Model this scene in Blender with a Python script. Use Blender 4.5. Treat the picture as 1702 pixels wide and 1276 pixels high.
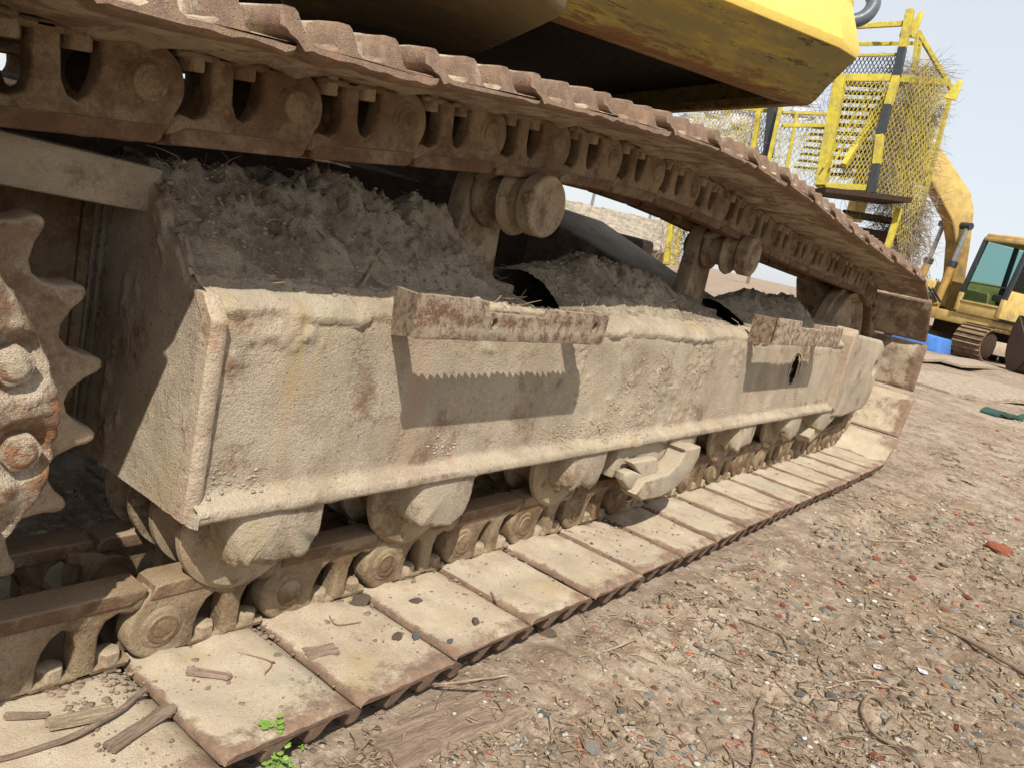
import bpy, bmesh, math, random
import numpy as np
from mathutils import Vector, Matrix
random.seed(7); rng=np.random.default_rng(11)
for o in list(bpy.data.objects): bpy.data.objects.remove(o)
scn=bpy.context.scene
COL=scn.collection
# ------------------------------------------------------------------ camera
PW,PH=1702.,1276.; F=1332.81
CAMP=np.array([0.,0.,.745])
RW=np.array([[0.60188403,-0.76879930,0.21606307],[-0.02455447,-0.2882462,-0.95724146],[0.79820592,0.57084303,-0.19236825]]).T  # rows: world axes in (right, down, forward)
cam_d=bpy.data.cameras.new('camera'); cam=bpy.data.objects.new('camera',cam_d); COL.objects.link(cam)
cam_d.sensor_width=36; cam_d.lens=F/PW*36; cam_d.clip_start=.02; cam_d.clip_end=3000
m=np.eye(4); m[:3,0]=RW[:,0]; m[:3,1]=-RW[:,1]; m[:3,2]=-RW[:,2]; m[:3,3]=CAMP
cam.matrix_world=Matrix(m.tolist()); scn.camera=cam
# ------------------------------------------------------------------ world, sun, exposure
world=bpy.data.worlds.new('World'); scn.world=world; world.use_nodes=True
wn=world.node_tree.nodes; wl=world.node_tree.links
SUN=Vector((-.115,-.095,.178)).normalized()
sky=wn.new('ShaderNodeTexSky'); sky.sky_type='NISHITA'; sky.sun_disc=False
sky.sun_elevation=math.asin(SUN.z); sky.sun_rotation=math.atan2(SUN.x,SUN.y)
sky.air_density=1.0; sky.dust_density=1.5; sky.ozone_density=1.0; sky.altitude=0
bg=wn['Background']; bg.inputs[1].default_value=.115
hz=wn.new('ShaderNodeMix'); hz.data_type='RGBA'; hz.inputs[0].default_value=.74; wl.new(sky.outputs[0],hz.inputs[6]); hz.inputs[7].default_value=(6.45,6.62,6.88,1)   # milky haze layer over the whole sky
wl.new(hz.outputs[2],bg.inputs[0])
sd=bpy.data.lights.new('sun','SUN'); sd.energy=5.0; sd.angle=math.radians(.5); sd.color=(1,.955,.87)
sun=bpy.data.objects.new('sun',sd); COL.objects.link(sun); sun.rotation_euler=SUN.to_track_quat('Z','Y').to_euler()
vs=scn.view_settings; vs.view_transform='Standard'; vs.look='None'; vs.gamma=1; vs.use_curve_mapping=False; vs.exposure=.30
# ------------------------------------------------------------------ helpers
def ray(px,py): return RW@np.array([px-PW/2,py-PH/2,F])
def at(px,py,ax,val):
    r=ray(px,py); return CAMP+(val-CAMP[ax])/r[ax]*r
def W(px,py,D):
    r=ray(px,py)/F; return CAMP+r*D
def make(name,vs,fs,mat,parent=None,smooth=False,loc=None):
    me=bpy.data.meshes.new(name); me.from_pydata([tuple(map(float,v)) for v in vs],[],[tuple(map(int,f)) for f in fs]); me.update()
    if mat: me.materials.append(mat)
    o=bpy.data.objects.new(name,me); COL.objects.link(o)
    if parent: o.parent=parent
    if loc is not None: o.location=loc
    if smooth: shade(o,smooth)
    return o
def shade(o,ang=True):
    me=o.data; me.polygons.foreach_set('use_smooth',[True]*len(me.polygons))
    if ang is not True: me.set_sharp_from_angle(angle=math.radians(ang))
def empty(name,loc=(0,0,0),rz=0):
    o=bpy.data.objects.new(name,None); COL.objects.link(o); o.location=loc; o.rotation_euler=(0,0,rz); o.empty_display_size=.1; return o
def tag(o,label=None,cat=None,group=None,kind=None):
    if label: o['label']=label
    if cat: o['category']=cat
    if group: o['group']=group
    if kind: o['kind']=kind
    return o
class MB:
    def __init__(s): s.v=[]; s.f=[]
    def add(s,v,f):
        n=len(s.v); s.v+= [tuple(map(float,a)) for a in v]; s.f+=[tuple(int(i)+n for i in a) for a in f]; return s
    def box(s,x0,x1,y0,y1,z0,z1,M=None):
        v=[(x,y,z) for x in (x0,x1) for y in (y0,y1) for z in (z0,z1)]
        if M is not None: v=[tuple(M@Vector(a)) for a in v]
        return s.add(v,[(0,1,3,2),(4,6,7,5),(0,4,5,1),(2,3,7,6),(0,2,6,4),(1,5,7,3)])
    def bar(s,a,b,w,h=None,up=(0,0,1)):
        a=Vector(a);b=Vector(b); h=h or w; t=(b-a)
        if t.length<1e-6: return s
        t.normalize(); u=Vector(up); 
        if abs(t.dot(u))>.97: u=Vector((1,0,0))
        sx=t.cross(u).normalized(); sy=sx.cross(t)
        v=[p+sx*i*w/2+sy*j*h/2 for p in (a,b) for i,j in ((-1,-1),(1,-1),(1,1),(-1,1))]
        return s.add(v,[(0,1,2,3),(7,6,5,4),(0,4,5,1),(1,5,6,2),(2,6,7,3),(3,7,4,0)])
    def tube(s,pts,r,n=8,caps=True):
        pts=[Vector(p) for p in pts]; rs=r if isinstance(r,(list,tuple)) else [r]*len(pts)
        base=len(s.v); V=[];Fc=[]; prev=None
        for i,p in enumerate(pts):
            t=(pts[min(i+1,len(pts)-1)]-pts[max(i-1,0)]).normalized()
            if prev is None:
                u=Vector((0,0,1)) if abs(t.z)<.9 else Vector((1,0,0)); sx=t.cross(u).normalized()
            else: sx=(prev-t*prev.dot(t)).normalized()
            prev=sx; sy=sx.cross(t)
            for k in range(n):
                a=2*math.pi*k/n; V.append(p+(sx*math.cos(a)+sy*math.sin(a))*rs[i])
        for i in range(len(pts)-1):
            for k in range(n):
                a=i*n+k;b=i*n+(k+1)%n; Fc.append((a,b,b+n,a+n))
        if caps: Fc.append(tuple(range(n-1,-1,-1))); Fc.append(tuple(range((len(pts)-1)*n,len(pts)*n)))
        return s.add(V,Fc)
    def lathe(s,prof,c=(0,0,0),n=32,ax='Y',a0=0,a1=2*math.pi):
        # prof: list of (r,h) ; axis Y by default
        V=[];Fc=[]; full=abs(a1-a0-2*math.pi)<1e-6; m=n if full else n+1
        for r,h in prof:
            for k in range(m):
                a=a0+(a1-a0)*k/n; x=r*math.cos(a); z=r*math.sin(a)
                V.append({'Y':(c[0]+x,c[1]+h,c[2]+z),'Z':(c[0]+x,c[1]+z,c[2]+h),'X':(c[0]+h,c[1]+x,c[2]+z)}[ax])
        for i in range(len(prof)-1):
            for k in range(n if full else m-1):
                a=i*m+k;b=i*m+(k+1)%m; Fc.append((a,b,b+m,a+m))
        return s.add(V,Fc)
    def prism(s,poly,y0,y1,ax='Y'):
        n=len(poly); V=[]
        for y in (y0,y1):
            for a,b in poly: V.append({'Y':(a,y,b),'Z':(a,b,y),'X':(y,a,b)}[ax])
        return s.add(V,[tuple(range(n)),tuple(range(2*n-1,n-1,-1))]+[(i,i+n,(i+1)%n+n,(i+1)%n) for i in range(n)])
    def build(s,name,mat,parent=None,smooth=False,bevel=0,seg=2,loc=None,fixn=True):
        o=make(name,s.v,s.f,mat,parent,False,loc)
        if fixn or bevel:
            bm=bmesh.new(); bm.from_mesh(o.data)
            if fixn: bmesh.ops.recalc_face_normals(bm,faces=bm.faces)
            if bevel:
                es=[e for e in bm.edges if len(e.link_faces)==2 and e.calc_face_angle(0)>math.radians(35)]
                bmesh.ops.bevel(bm,geom=es,offset=bevel,segments=seg,affect='EDGES',profile=.5,clamp_overlap=True)
            bm.to_mesh(o.data); bm.free()
        if smooth or bevel: shade(o,smooth if smooth else 40)
        return o
def profile_mesh(name,loops,th,bev,res=2):
    """bevelled extrusion of a flat outline with holes, lying in local X-Z, thickness along Y from 0 to th"""
    cu=bpy.data.curves.new(name,'CURVE'); cu.dimensions='2D'; cu.fill_mode='BOTH'; cu.extrude=max(th/2-bev,.0005); cu.bevel_depth=bev; cu.bevel_resolution=res; cu.offset=-bev
    for lp in loops:
        sp=cu.splines.new('POLY'); sp.points.add(len(lp)-1)
        for i,(a,b) in enumerate(lp): sp.points[i].co=(a,b,0,1)
        sp.use_cyclic_u=True
    o=bpy.data.objects.new('tmp',cu); COL.objects.link(o)
    dg=bpy.context.evaluated_depsgraph_get(); me=bpy.data.meshes.new_from_object(o.evaluated_get(dg)); 
    bpy.data.objects.remove(o)
    me.transform(Matrix(((1,0,0,0),(0,0,-1,th/2),(0,1,0,0),(0,0,0,1)))); me.name=name
    bm=bmesh.new(); bm.from_mesh(me); bmesh.ops.remove_doubles(bm,verts=bm.verts,dist=1e-5); bmesh.ops.recalc_face_normals(bm,faces=bm.faces)
    out=([tuple(v.co) for v in bm.verts],[[v.index for v in f.verts] for f in bm.faces]); bm.free(); bpy.data.meshes.remove(me)
    return out
def arc(cx,cy,r,a0,a1,n): return [(cx+r*math.cos(math.radians(a0+(a1-a0)*i/n)),cy+r*math.sin(math.radians(a0+(a1-a0)*i/n))) for i in range(n+1)]
# numpy gradient-ish noise
_T=rng.random((64,64,64)).astype(np.float32)*2-1
def vnoise(p):
    p=np.asarray(p,float); i=np.floor(p).astype(int); f=p-i; f=f*f*(3-2*f); i&=63; j=(i+1)&63
    x0,y0,z0=i.T; x1,y1,z1=j.T; fx,fy,fz=f.T
    c=lambda a,b,c_:_T[a,b,c_]
    return ((c(x0,y0,z0)*(1-fx)+c(x1,y0,z0)*fx)*(1-fy)+(c(x0,y1,z0)*(1-fx)+c(x1,y1,z0)*fx)*fy)*(1-fz)+((c(x0,y0,z1)*(1-fx)+c(x1,y0,z1)*fx)*(1-fy)+(c(x0,y1,z1)*(1-fx)+c(x1,y1,z1)*fx)*fy)*fz
def fbm(p,sc,oct=4,gain=.5,ridge=False):
    p=np.asarray(p,float)*sc; a=1;t=0;s=0
    for k in range(oct):
        n=vnoise(p+17.3*k)
        if ridge: n=1-2*np.abs(n)
        s=s+a*n; t+=a; a*=gain; p=p*2.03
    return s/t
def rock_mesh(name,seed,sub=2,flat=.7,mat=None,jag=.25):
    bm=bmesh.new(); bmesh.ops.create_icosphere(bm,subdivisions=sub,radius=1)
    r=np.random.default_rng(seed); P=np.array([v.co[:] for v in bm.verts])
    d=1+jag*vnoise(P*1.3+seed*3.1)+jag*.5*vnoise(P*3+seed); P=P*d[:,None]
    for k in range(5):
        n=r.normal(size=3);n/=np.linalg.norm(n); h=r.uniform(.55,.8); dd=P@n-h; P-=np.clip(dd,0,None)[:,None]*n*.9
    P*=np.array([1,r.uniform(.6,.9),flat*r.uniform(.7,1)])
    me=bpy.data.meshes.new(name)
    for v,p in zip(bm.verts,P): v.co=p
    bm.to_mesh(me); bm.free()
    if mat: me.materials.append(mat)
    return me
def inst(name,me,parent=None,M=None,loc=None):
    o=bpy.data.objects.new(name,me); COL.objects.link(o)
    if parent: o.parent=parent
    if M is not None: o.matrix_local=M
    if loc is not None: o.location=loc
    return o
# ------------------------------------------------------------------ materials
class NT:
    def __init__(s,name):
        s.m=bpy.data.materials.new(name); s.m.use_nodes=True; s.t=s.m.node_tree; s.n=s.t.nodes; s.l=s.t.links; s.b=s.n['Principled BSDF']
        tc=s.n.new('ShaderNodeTexCoord'); oi=s.n.new('ShaderNodeObjectInfo')
        mu=s.math('MULTIPLY',oi.outputs['Random'],37.); cx=s.n.new('ShaderNodeCombineXYZ'); s.l.new(mu,cx.inputs[0]); s.l.new(mu,cx.inputs[1])
        va=s.n.new('ShaderNodeVectorMath'); va.operation='ADD'; s.l.new(tc.outputs['Object'],va.inputs[0]); s.l.new(cx.outputs[0],va.inputs[1]); s.co=va.outputs[0]; s.rand=oi.outputs['Random']
    def set(s,sock,v):
        if isinstance(v,bpy.types.NodeSocket): s.l.new(v,sock)
        else:
            if isinstance(v,tuple) and len(v)==3 and sock.type=='RGBA': v=v+(1,)
            sock.default_value=v
    def math(s,op,a,b=0.,c=0.):
        n=s.n.new('ShaderNodeMath'); n.operation=op; s.set(n.inputs[0],a); s.set(n.inputs[1],b); s.set(n.inputs[2],c); return n.outputs[0]
    def noise(s,sc,det=4,rough=.6,co=None,dist=0):
        n=s.n.new('ShaderNodeTexNoise'); n.inputs['Scale'].default_value=sc; n.inputs['Detail'].default_value=det; n.inputs['Roughness'].default_value=rough; n.inputs['Distortion'].default_value=dist
        s.l.new(co or s.co,n.inputs['Vector']); return n.outputs[0]
    def vor(s,sc,out='Distance',feat='F1',co=None):
        n=s.n.new('ShaderNodeTexVoronoi'); n.feature=feat; n.inputs['Scale'].default_value=sc; s.l.new(co or s.co,n.inputs['Vector']); return n.outputs[out]
    def ramp(s,v,a,b,lo=0.,hi=1.):
        n=s.n.new('ShaderNodeMapRange'); n.interpolation_type='SMOOTHSTEP'; s.set(n.inputs[0],v); n.inputs[1].default_value=a; n.inputs[2].default_value=b; n.inputs[3].default_value=lo; n.inputs[4].default_value=hi; return n.outputs[0]
    def mix(s,f,a,b,bt='MIX'):
        n=s.n.new('ShaderNodeMix'); n.data_type='RGBA'; n.blend_type=bt; s.set(n.inputs[0],f); s.set(n.inputs[6],a); s.set(n.inputs[7],b); return n.outputs[2]
    def scaled(s,v,co=None):
        n=s.n.new('ShaderNodeVectorMath'); n.operation='MULTIPLY'; s.l.new(co or s.co,n.inputs[0]); n.inputs[1].default_value=v; return n.outputs[0]
    def nz(s):
        g=s.n.new('ShaderNodeNewGeometry'); x=s.n.new('ShaderNodeSeparateXYZ'); s.l.new(g.outputs['Normal'],x.inputs[0]); return x.outputs[2]
    def point(s):
        g=s.n.new('ShaderNodeNewGeometry'); return g.outputs['Pointiness']
    def bump(s,h,dist=.003,st=1.,prev=None):
        n=s.n.new('ShaderNodeBump'); n.inputs['Strength'].default_value=st; n.inputs['Distance'].default_value=dist; s.l.new(h,n.inputs['Height'])
        if prev: s.l.new(prev,n.inputs['Normal'])
        return n.outputs[0]
    def done(s,col,rough=.9,nor=None,metal=0.,spec=.3):
        s.set(s.b.inputs['Base Color'],col); s.set(s.b.inputs['Roughness'],rough); s.b.inputs['Metallic'].default_value=metal; s.b.inputs['Specular IOR Level'].default_value=spec
        if nor: s.l.new(nor,s.b.inputs['Normal'])
        return s.m
def grime(name,mudA=(.44,.345,.235),mudB=(.33,.25,.165),rustA=(.20,.085,.045),rustB=(.09,.045,.03),mud=.55,top=.25,sc=1.,bump=.004,edge=.35,grain=1.,orange=.25,pits=True,medb=.5,streak=0.,endwear=0.):
    t=NT(name)
    big=t.noise(5*sc,6,.62); med=t.noise(19*sc,6,.7); fine=t.noise(110*sc,4,.7); gr=t.noise(330*sc,3,.6)
    up=t.ramp(t.nz(),.2,.9,0,top)
    h=t.math('ADD',t.math('MULTIPLY',big,.55),t.math('MULTIPLY',med,.35)); h=t.math('ADD',h,t.math('MULTIPLY',fine,.16)); h=t.math('ADD',h,up)
    pt=t.ramp(t.point(),.5,.62,0,edge); h=t.math('SUBTRACT',h,pt)
    if endwear:
        g=t.n.new('ShaderNodeSeparateXYZ'); t.l.new(t.n['Texture Coordinate'].outputs['Object'],g.inputs[0]); h=t.math('SUBTRACT',h,t.ramp(g.outputs[1],0.,.085,endwear,0)); h=t.math('SUBTRACT',h,t.ramp(g.outputs[0],-.045,-.02,endwear*.5,0))
    c=1-mud
    mask=t.ramp(h,.33+c*.36,.33+c*.36+.13)
    mcol=t.mix(t.ramp(t.noise(9*sc,5,.65),.35,.68),mudA,mudB)
    mcol=t.mix(t.ramp(gr,.42,.70,0,.6),mcol,tuple(x*.5 for x in mudB)); mcol=t.mix(t.ramp(t.noise(60*sc,4,.75),.56,.72,0,.5),mcol,tuple(x*.62 for x in mudB)); mcol=t.mix(t.ramp(t.noise(48*sc,4,.7),.60,.72,0,.55),mcol,tuple(min(1,x*1.22) for x in mudA))
    mcol=t.mix(t.ramp(t.noise(3.1*sc,3,.5),.5,.75,0,.35),mcol,(.36,.31,.24))
    rcol=t.mix(t.ramp(t.noise(27*sc,5,.7),.4,.62),rustB,rustA)
    rcol=t.mix(t.ramp(t.noise(45*sc,5,.75),.56,.7,0,orange),rcol,(.42,.17,.05))
    rcol=t.mix(t.ramp(gr,.5,.72,0,.5),rcol,mudB)
    if streak:
        sv=t.scaled((9,9,1.6)); s1=t.noise(1.5,5,.65,sv); s2=t.noise(1.1,5,.65,t.scaled((7,7,2.2)),dist=.4)
        mcol=t.mix(t.ramp(s1,.52,.70,0,streak),mcol,(.37,.26,.18)); mcol=t.mix(t.ramp(s2,.55,.72,0,streak),mcol,(.38,.285,.14)); mcol=t.mix(t.ramp(t.noise(4.3,4,.6),.56,.72,0,streak*.7),mcol,(.27,.265,.205))
        mcol=t.mix(t.ramp(t.vor(55),.06,.16,streak*.9,0),mcol,(.19,.10,.06)); mcol=t.mix(t.ramp(t.noise(2.2,3,.55),.40,.62,0,streak*.45),mcol,(.50,.42,.31))
    col=t.mix(mask,rcol,mcol)
    hh=t.math('ADD',t.math('MULTIPLY',mask,.35),t.math('MULTIPLY',fine,.36*grain)); hh=t.math('ADD',hh,t.math('MULTIPLY',gr,.42*grain)); hh=t.math('ADD',hh,t.math('MULTIPLY',med,medb))
    if pits:
        v=t.vor(70*sc); hh=t.math('SUBTRACT',hh,t.ramp(v,.0,.28,.25,0))
    return t.done(col,.92,t.bump(hh,bump),spec=.2)
M={}
M['frame']=grime('dried_mud_over_steel',mudA=(.45,.37,.272),mudB=(.325,.26,.185),rustA=(.25,.15,.10),rustB=(.17,.11,.075),mud=.85,top=.1,sc=1.35,bump=.0036,edge=0,orange=.3,medb=.10,grain=1.6,streak=.8)
M['edge']=grime('rust_streaked_edge',mudA=(.45,.37,.27),mudB=(.36,.28,.20),rustA=(.34,.17,.09),rustB=(.25,.14,.10),mud=.66,top=.1,sc=1.0,bump=.003,edge=0,orange=.3,medb=.1,grain=1.5,streak=.4)
M['mud']=grime('caked_mud',mudA=(.50,.42,.31),mudB=(.38,.31,.22),rustA=(.28,.22,.15),rustB=(.20,.155,.105),mud=.72,top=0,sc=1.7,bump=.008,edge=0,grain=1.4,orange=.05)
M['shoe']=grime('track_shoe_steel',mudA=(.47,.39,.285),mudB=(.37,.29,.20),rustA=(.235,.15,.10),rustB=(.165,.11,.08),mud=.68,top=.12,sc=1.7,bump=.003,edge=.2,orange=.18,medb=.3,streak=.6,endwear=.15)
M['link']=grime('track_link_steel',mudA=(.30,.225,.14),mudB=(.215,.155,.092),rustA=(.165,.10,.055),rustB=(.11,.068,.04),mud=.66,top=.25,sc=1.3,bump=.0026,edge=0,orange=.08,medb=.3)
M['rail']=grime('worn_rail_rust',mudA=(.28,.20,.125),mudB=(.21,.14,.085),rustA=(.16,.088,.05),rustB=(.11,.064,.04),mud=.52,top=.22,sc=1.4,bump=.002,edge=0,orange=.12,medb=.3)
M['bolt']=grime('bolt_steel',mudA=(.38,.30,.205),mudB=(.29,.22,.145),rustA=(.20,.125,.075),rustB=(.14,.09,.055),mud=.72,top=.25,sc=2,bump=.002,edge=0,orange=.1)
M['roller']=grime('roller_steel',mudA=(.40,.32,.215),mudB=(.30,.225,.145),rustA=(.19,.115,.07),rustB=(.13,.08,.05),mud=.70,top=.1,sc=1.6,bump=.002,edge=0,orange=.15,medb=.25)
M['sprocket']=grime('sprocket_rust',mudA=(.42,.335,.235),mudB=(.33,.24,.16),rustA=(.24,.15,.095),rustB=(.17,.11,.07),mud=.68,top=.15,sc=1.5,bump=.003,edge=.05,orange=.3,medb=.3)
M['cover']=grime('flaking_rust_cover',mudA=(.55,.46,.34),mudB=(.44,.34,.235),rustA=(.33,.16,.075),rustB=(.21,.115,.075),mud=.58,top=.1,sc=2.0,bump=.007,edge=-.1,orange=.45,grain=1.3)
M['bracket']=grime('flaking_bracket',mudA=(.56,.47,.34),mudB=(.46,.35,.24),rustA=(.27,.125,.08),rustB=(.17,.085,.06),mud=.68,top=.05,sc=12,bump=.003,edge=0,orange=.25,grain=1.8)
M['dark']=grime('oily_dark_steel',mudA=(.10,.075,.05),mudB=(.06,.045,.03),rustA=(.05,.03,.02),rustB=(.03,.02,.015),mud=.5,top=.2,bump=.003)
M['carbody']=grime('undercarriage_grey',mudA=(.22,.19,.15),mudB=(.15,.12,.09),rustA=(.10,.06,.04),rustB=(.06,.04,.03),mud=.7,top=.2,bump=.003)
def paint(name,colr=(.62,.40,.05),dirt=(.20,.15,.07),rust=(.20,.07,.03),wear=.5,rot=(1,1,1),scr=.5,rough=.55,sc=1.,band=None,dirs=None):
    t=NT(name); st=t.scaled(rot)
    if dirs:
        cb=t.n.new('ShaderNodeCombineXYZ')
        for k,(d,s) in enumerate(dirs):
            dn=t.n.new('ShaderNodeVectorMath'); dn.operation='DOT_PRODUCT'; t.l.new(t.co,dn.inputs[0]); dn.inputs[1].default_value=tuple(x*s for x in d); t.l.new(dn.outputs['Value'],cb.inputs[k])
        st=cb.outputs[0]
    s1=t.noise(9*sc,8,.72,st); s2=t.noise(34*sc,6,.75,st); b=t.noise(2.3*sc,6,.65); f=t.noise(90*sc,3,.7)
    d=t.math('ADD',t.math('MULTIPLY',s1,.5),t.math('MULTIPLY',b,.5))
    dm=t.ramp(d,.62-wear*.25,.80-wear*.25,0,.85)
    rm=t.ramp(t.math('ADD',t.math('MULTIPLY',s2,.55),t.math('MULTIPLY',t.noise(4*sc,5,.7),.45)),.70-wear*.13,.75-wear*.13,0,1)
    if band:
        g=t.n.new('ShaderNodeSeparateXYZ'); t.l.new(t.n['Texture Coordinate'].outputs['Object'],g.inputs[0]); bb=t.ramp(g.outputs[2],band[0],band[1],.20,0); rm=t.math('MAXIMUM',rm,t.ramp(t.math('ADD',t.math('ADD',t.math('MULTIPLY',s1,.5),t.math('MULTIPLY',s2,.5)),bb),.66,.72,0,.9)); dm=t.math('MAXIMUM',dm,t.ramp(t.math('ADD',s2,bb),.55,.75,0,.8))
    c0=t.mix(t.ramp(t.noise(5*sc,3,.5),.3,.7),colr,tuple(x*.78 for x in colr))
    c=t.mix(dm,c0,dirt); c=t.mix(t.ramp(f,.5,.7,0,.35),c,dirt); c=t.mix(rm,c,rust)
    if scr: 
        w=t.ramp(t.noise((7 if dirs else 16)*sc,5,.9,(st if dirs else t.scaled((rot[0]*.5,rot[1]*2,rot[2]*2)))),(.57 if dirs else .62),(.60 if dirs else .66),0,scr); c=t.mix(w,c,(.05,.045,.025))
    hh=t.math('ADD',t.math('MULTIPLY',s2,.3),t.math('MULTIPLY',f,.3)); hh=t.math('SUBTRACT',hh,t.math('MULTIPLY',rm,.4))
    return t.done(c,t.ramp(dm,0,1,rough,.9),t.bump(hh,.0025),spec=.4)
M['cwt_dirty']=paint('scuffed_yellow_paint',(.47,.325,.045),(.165,.13,.055),(.19,.075,.03),1.05,(1,1,1),.8,.8,1.0,(1.235,1.33),[((-.88,.475,0),.45),((.475,.88,0),2.),((0,0,1),3.2)])
M['cwt']=paint('clean_yellow_paint',(.78,.56,.12),(.35,.25,.08),(.2,.08,.03),.12,(1,1,1),.15,.4)
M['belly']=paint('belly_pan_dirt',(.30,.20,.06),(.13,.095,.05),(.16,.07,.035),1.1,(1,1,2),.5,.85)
M['yellow']=paint('cage_yellow',(.50,.41,.035),(.27,.21,.07),(.20,.10,.04),.72,(1,1,1),.3,.7,1.6)
M['yellow2']=paint('excavator_yellow',(.60,.42,.13),(.27,.20,.11),(.14,.08,.05),.62,(1,1,1),.3,.6,.8)
M['yellowdim']=paint('shaded_boom_yellow',(.42,.25,.06),(.13,.09,.05),(.12,.06,.03),.7,(1,1,1),.2,.7,.5)  # darker yellow, the boom's shade is put into the base colour
def plain(name,c,rough=.7,bs=60,bd=.002,var=.3,metal=0,spec=.4):
    t=NT(name); n=t.noise(bs,5,.65); col=t.mix(t.ramp(t.noise(bs*.25,4,.6),.3,.7),c,tuple(x*(1-var) for x in c))
    return t.done(col,rough,t.bump(n,bd),metal,spec)
M['black']=plain('black_paint',(.03,.035,.04),.5)
M['greypaint']=plain('grey_blue_paint',(.10,.12,.14),.35)
M['rubber']=plain('black_rubber',(.02,.02,.02),.6)
M['chrome']=plain('cylinder_rod',(.35,.35,.35),.3,metal=.6)
M['seat']=plain('seat_fabric',(.20,.13,.08),.9)
M['inside']=plain('cab_inside',(.05,.06,.06),.8)
M['tarp']=plain('blue_sheet',(.07,.22,.62),.5,20,.004)
M['greennet']=plain('green_net',(.03,.07,.055),.8)
M['twig']=plain('twig_bark',(.25,.17,.11),.9,90,.002,.5)
M['drygrass']=plain('dry_straw',(.42,.31,.20),.9,90,.001,.5)
M['vine']=plain('dead_vine',(.34,.27,.19),.95,40,.002,.5)
M['brick']=plain('red_brick',(.42,.13,.07),.95,60,.006,.35)
M['stone']=plain('pale_stone',(.46,.42,.35),.95,50,.006,.35)
M['stoneg']=plain('grey_stone',(.24,.23,.21),.95,50,.006,.35)
M['clod']=plain('mud_clod',(.27,.20,.14),1,50,.008,.4)
M['clodm']=plain('grey_mud_clod',(.36,.29,.21),1,70,.002,.4)
M['leaf']=plain('fresh_leaf',(.20,.34,.06),.6,60,.001,.3)
M['stem']=plain('weed_stem',(.20,.26,.08),.7,60,.001,.3)
M['paper']=plain('white_scrap',(.75,.75,.74),.6,50,.002,.15)
M['roof']=plain('reed_roof',(.36,.30,.22),.95,12,.02,.5)
M['wallfar']=plain('pale_wall',(.5,.46,.4),.9,5,.01,.2)
M['tree']=plain('far_foliage',(.07,.10,.04),.9,5,.02,.5)
M['silver']=plain('silver_sheet',(.55,.56,.60),.45,15,.02,.25)
def wood(name,c=(.40,.30,.20),ax=(1,14,14)):
    t=NT(name); g=t.noise(14,8,.7,t.scaled(ax)); f=t.noise(60,4,.7,t.scaled(ax)); col=t.mix(t.ramp(g,.35,.65),c,tuple(x*.55 for x in c)); col=t.mix(t.ramp(f,.55,.7,0,.6),col,tuple(x*.3 for x in c))
    return t.done(col,.95,t.bump(t.math('ADD',g,f),.006))
M['wood']=wood('weathered_wood',(.46,.33,.24)); M['wood2']=wood('pale_split_wood',(.62,.49,.32)); M['plywood']=wood('dusty_board',(.42,.33,.24),(1,3,3))
g=bpy.data.materials.new('cab_glass'); g.use_nodes=True; b=g.node_tree.nodes['Principled BSDF']; b.inputs['Base Color'].default_value=(.50,.68,.66,1); b.inputs['Transmission Weight'].default_value=1.; b.inputs['Roughness'].default_value=.05; b.inputs['IOR'].default_value=1.1; M['glass']=g
# ground material
def ground_mat():
    t=NT('littered_soil'); t.l.links if False else None
    a=t.noise(1.3,6,.65); b=t.noise(7,8,.72); c=t.noise(38,6,.75); f=t.noise(160,4,.7)
    col=t.mix(t.ramp(a,.35,.65),(.265,.195,.137),(.375,.30,.222)); col=t.mix(t.ramp(b,.38,.68),col,(.17,.115,.077)); col=t.mix(t.ramp(c,.48,.66,0,.75),col,(.46,.38,.28))
    vc=t.n.new('ShaderNodeTexVoronoi'); vc.inputs['Scale'].default_value=75; t.l.new(t.co,vc.inputs['Vector'])
    sp=t.n.new('ShaderNodeSeparateColor'); t.l.new(vc.outputs['Color'],sp.inputs[0])
    pm=t.math('MULTIPLY',t.ramp(sp.outputs[0],.80,.82),t.ramp(vc.outputs['Distance'],.3,.4,1,0))
    pc=t.mix(t.ramp(sp.outputs[1],.3,.7),(.46,.41,.33),(.33,.13,.08)); pc=t.mix(t.ramp(sp.outputs[2],.6,.7),pc,(.15,.13,.11))
    col=t.mix(pm,col,pc)
    v2=t.n.new('ShaderNodeTexVoronoi'); v2.inputs['Scale'].default_value=24; t.l.new(t.co,v2.inputs['Vector']); s2=t.n.new('ShaderNodeSeparateColor'); t.l.new(v2.outputs['Color'],s2.inputs[0])
    pm2=t.math('MULTIPLY',t.ramp(s2.outputs[0],.86,.87),t.ramp(v2.outputs['Distance'],.22,.3,1,0)); col=t.mix(pm2,col,t.mix(t.ramp(s2.outputs[1],.4,.6),(.45,.38,.30),(.34,.14,.09)))
    rs=t.ramp(t.noise(2.1,4,.6),.62,.72,0,.5); col=t.mix(rs,col,(.27,.17,.09))
    col=t.mix(t.ramp(f,.5,.75,0,.5),col,(.10,.065,.045))
    h=t.math('ADD',t.math('MULTIPLY',b,.6),t.math('MULTIPLY',c,.6)); h=t.math('ADD',h,t.math('MULTIPLY',f,.35)); h=t.math('ADD',h,t.math('MULTIPLY',pm,.5)); h=t.math('ADD',h,pm2)
    return t.done(col,.97,t.bump(h,.012),spec=.15)
M['ground']=ground_mat()
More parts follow.
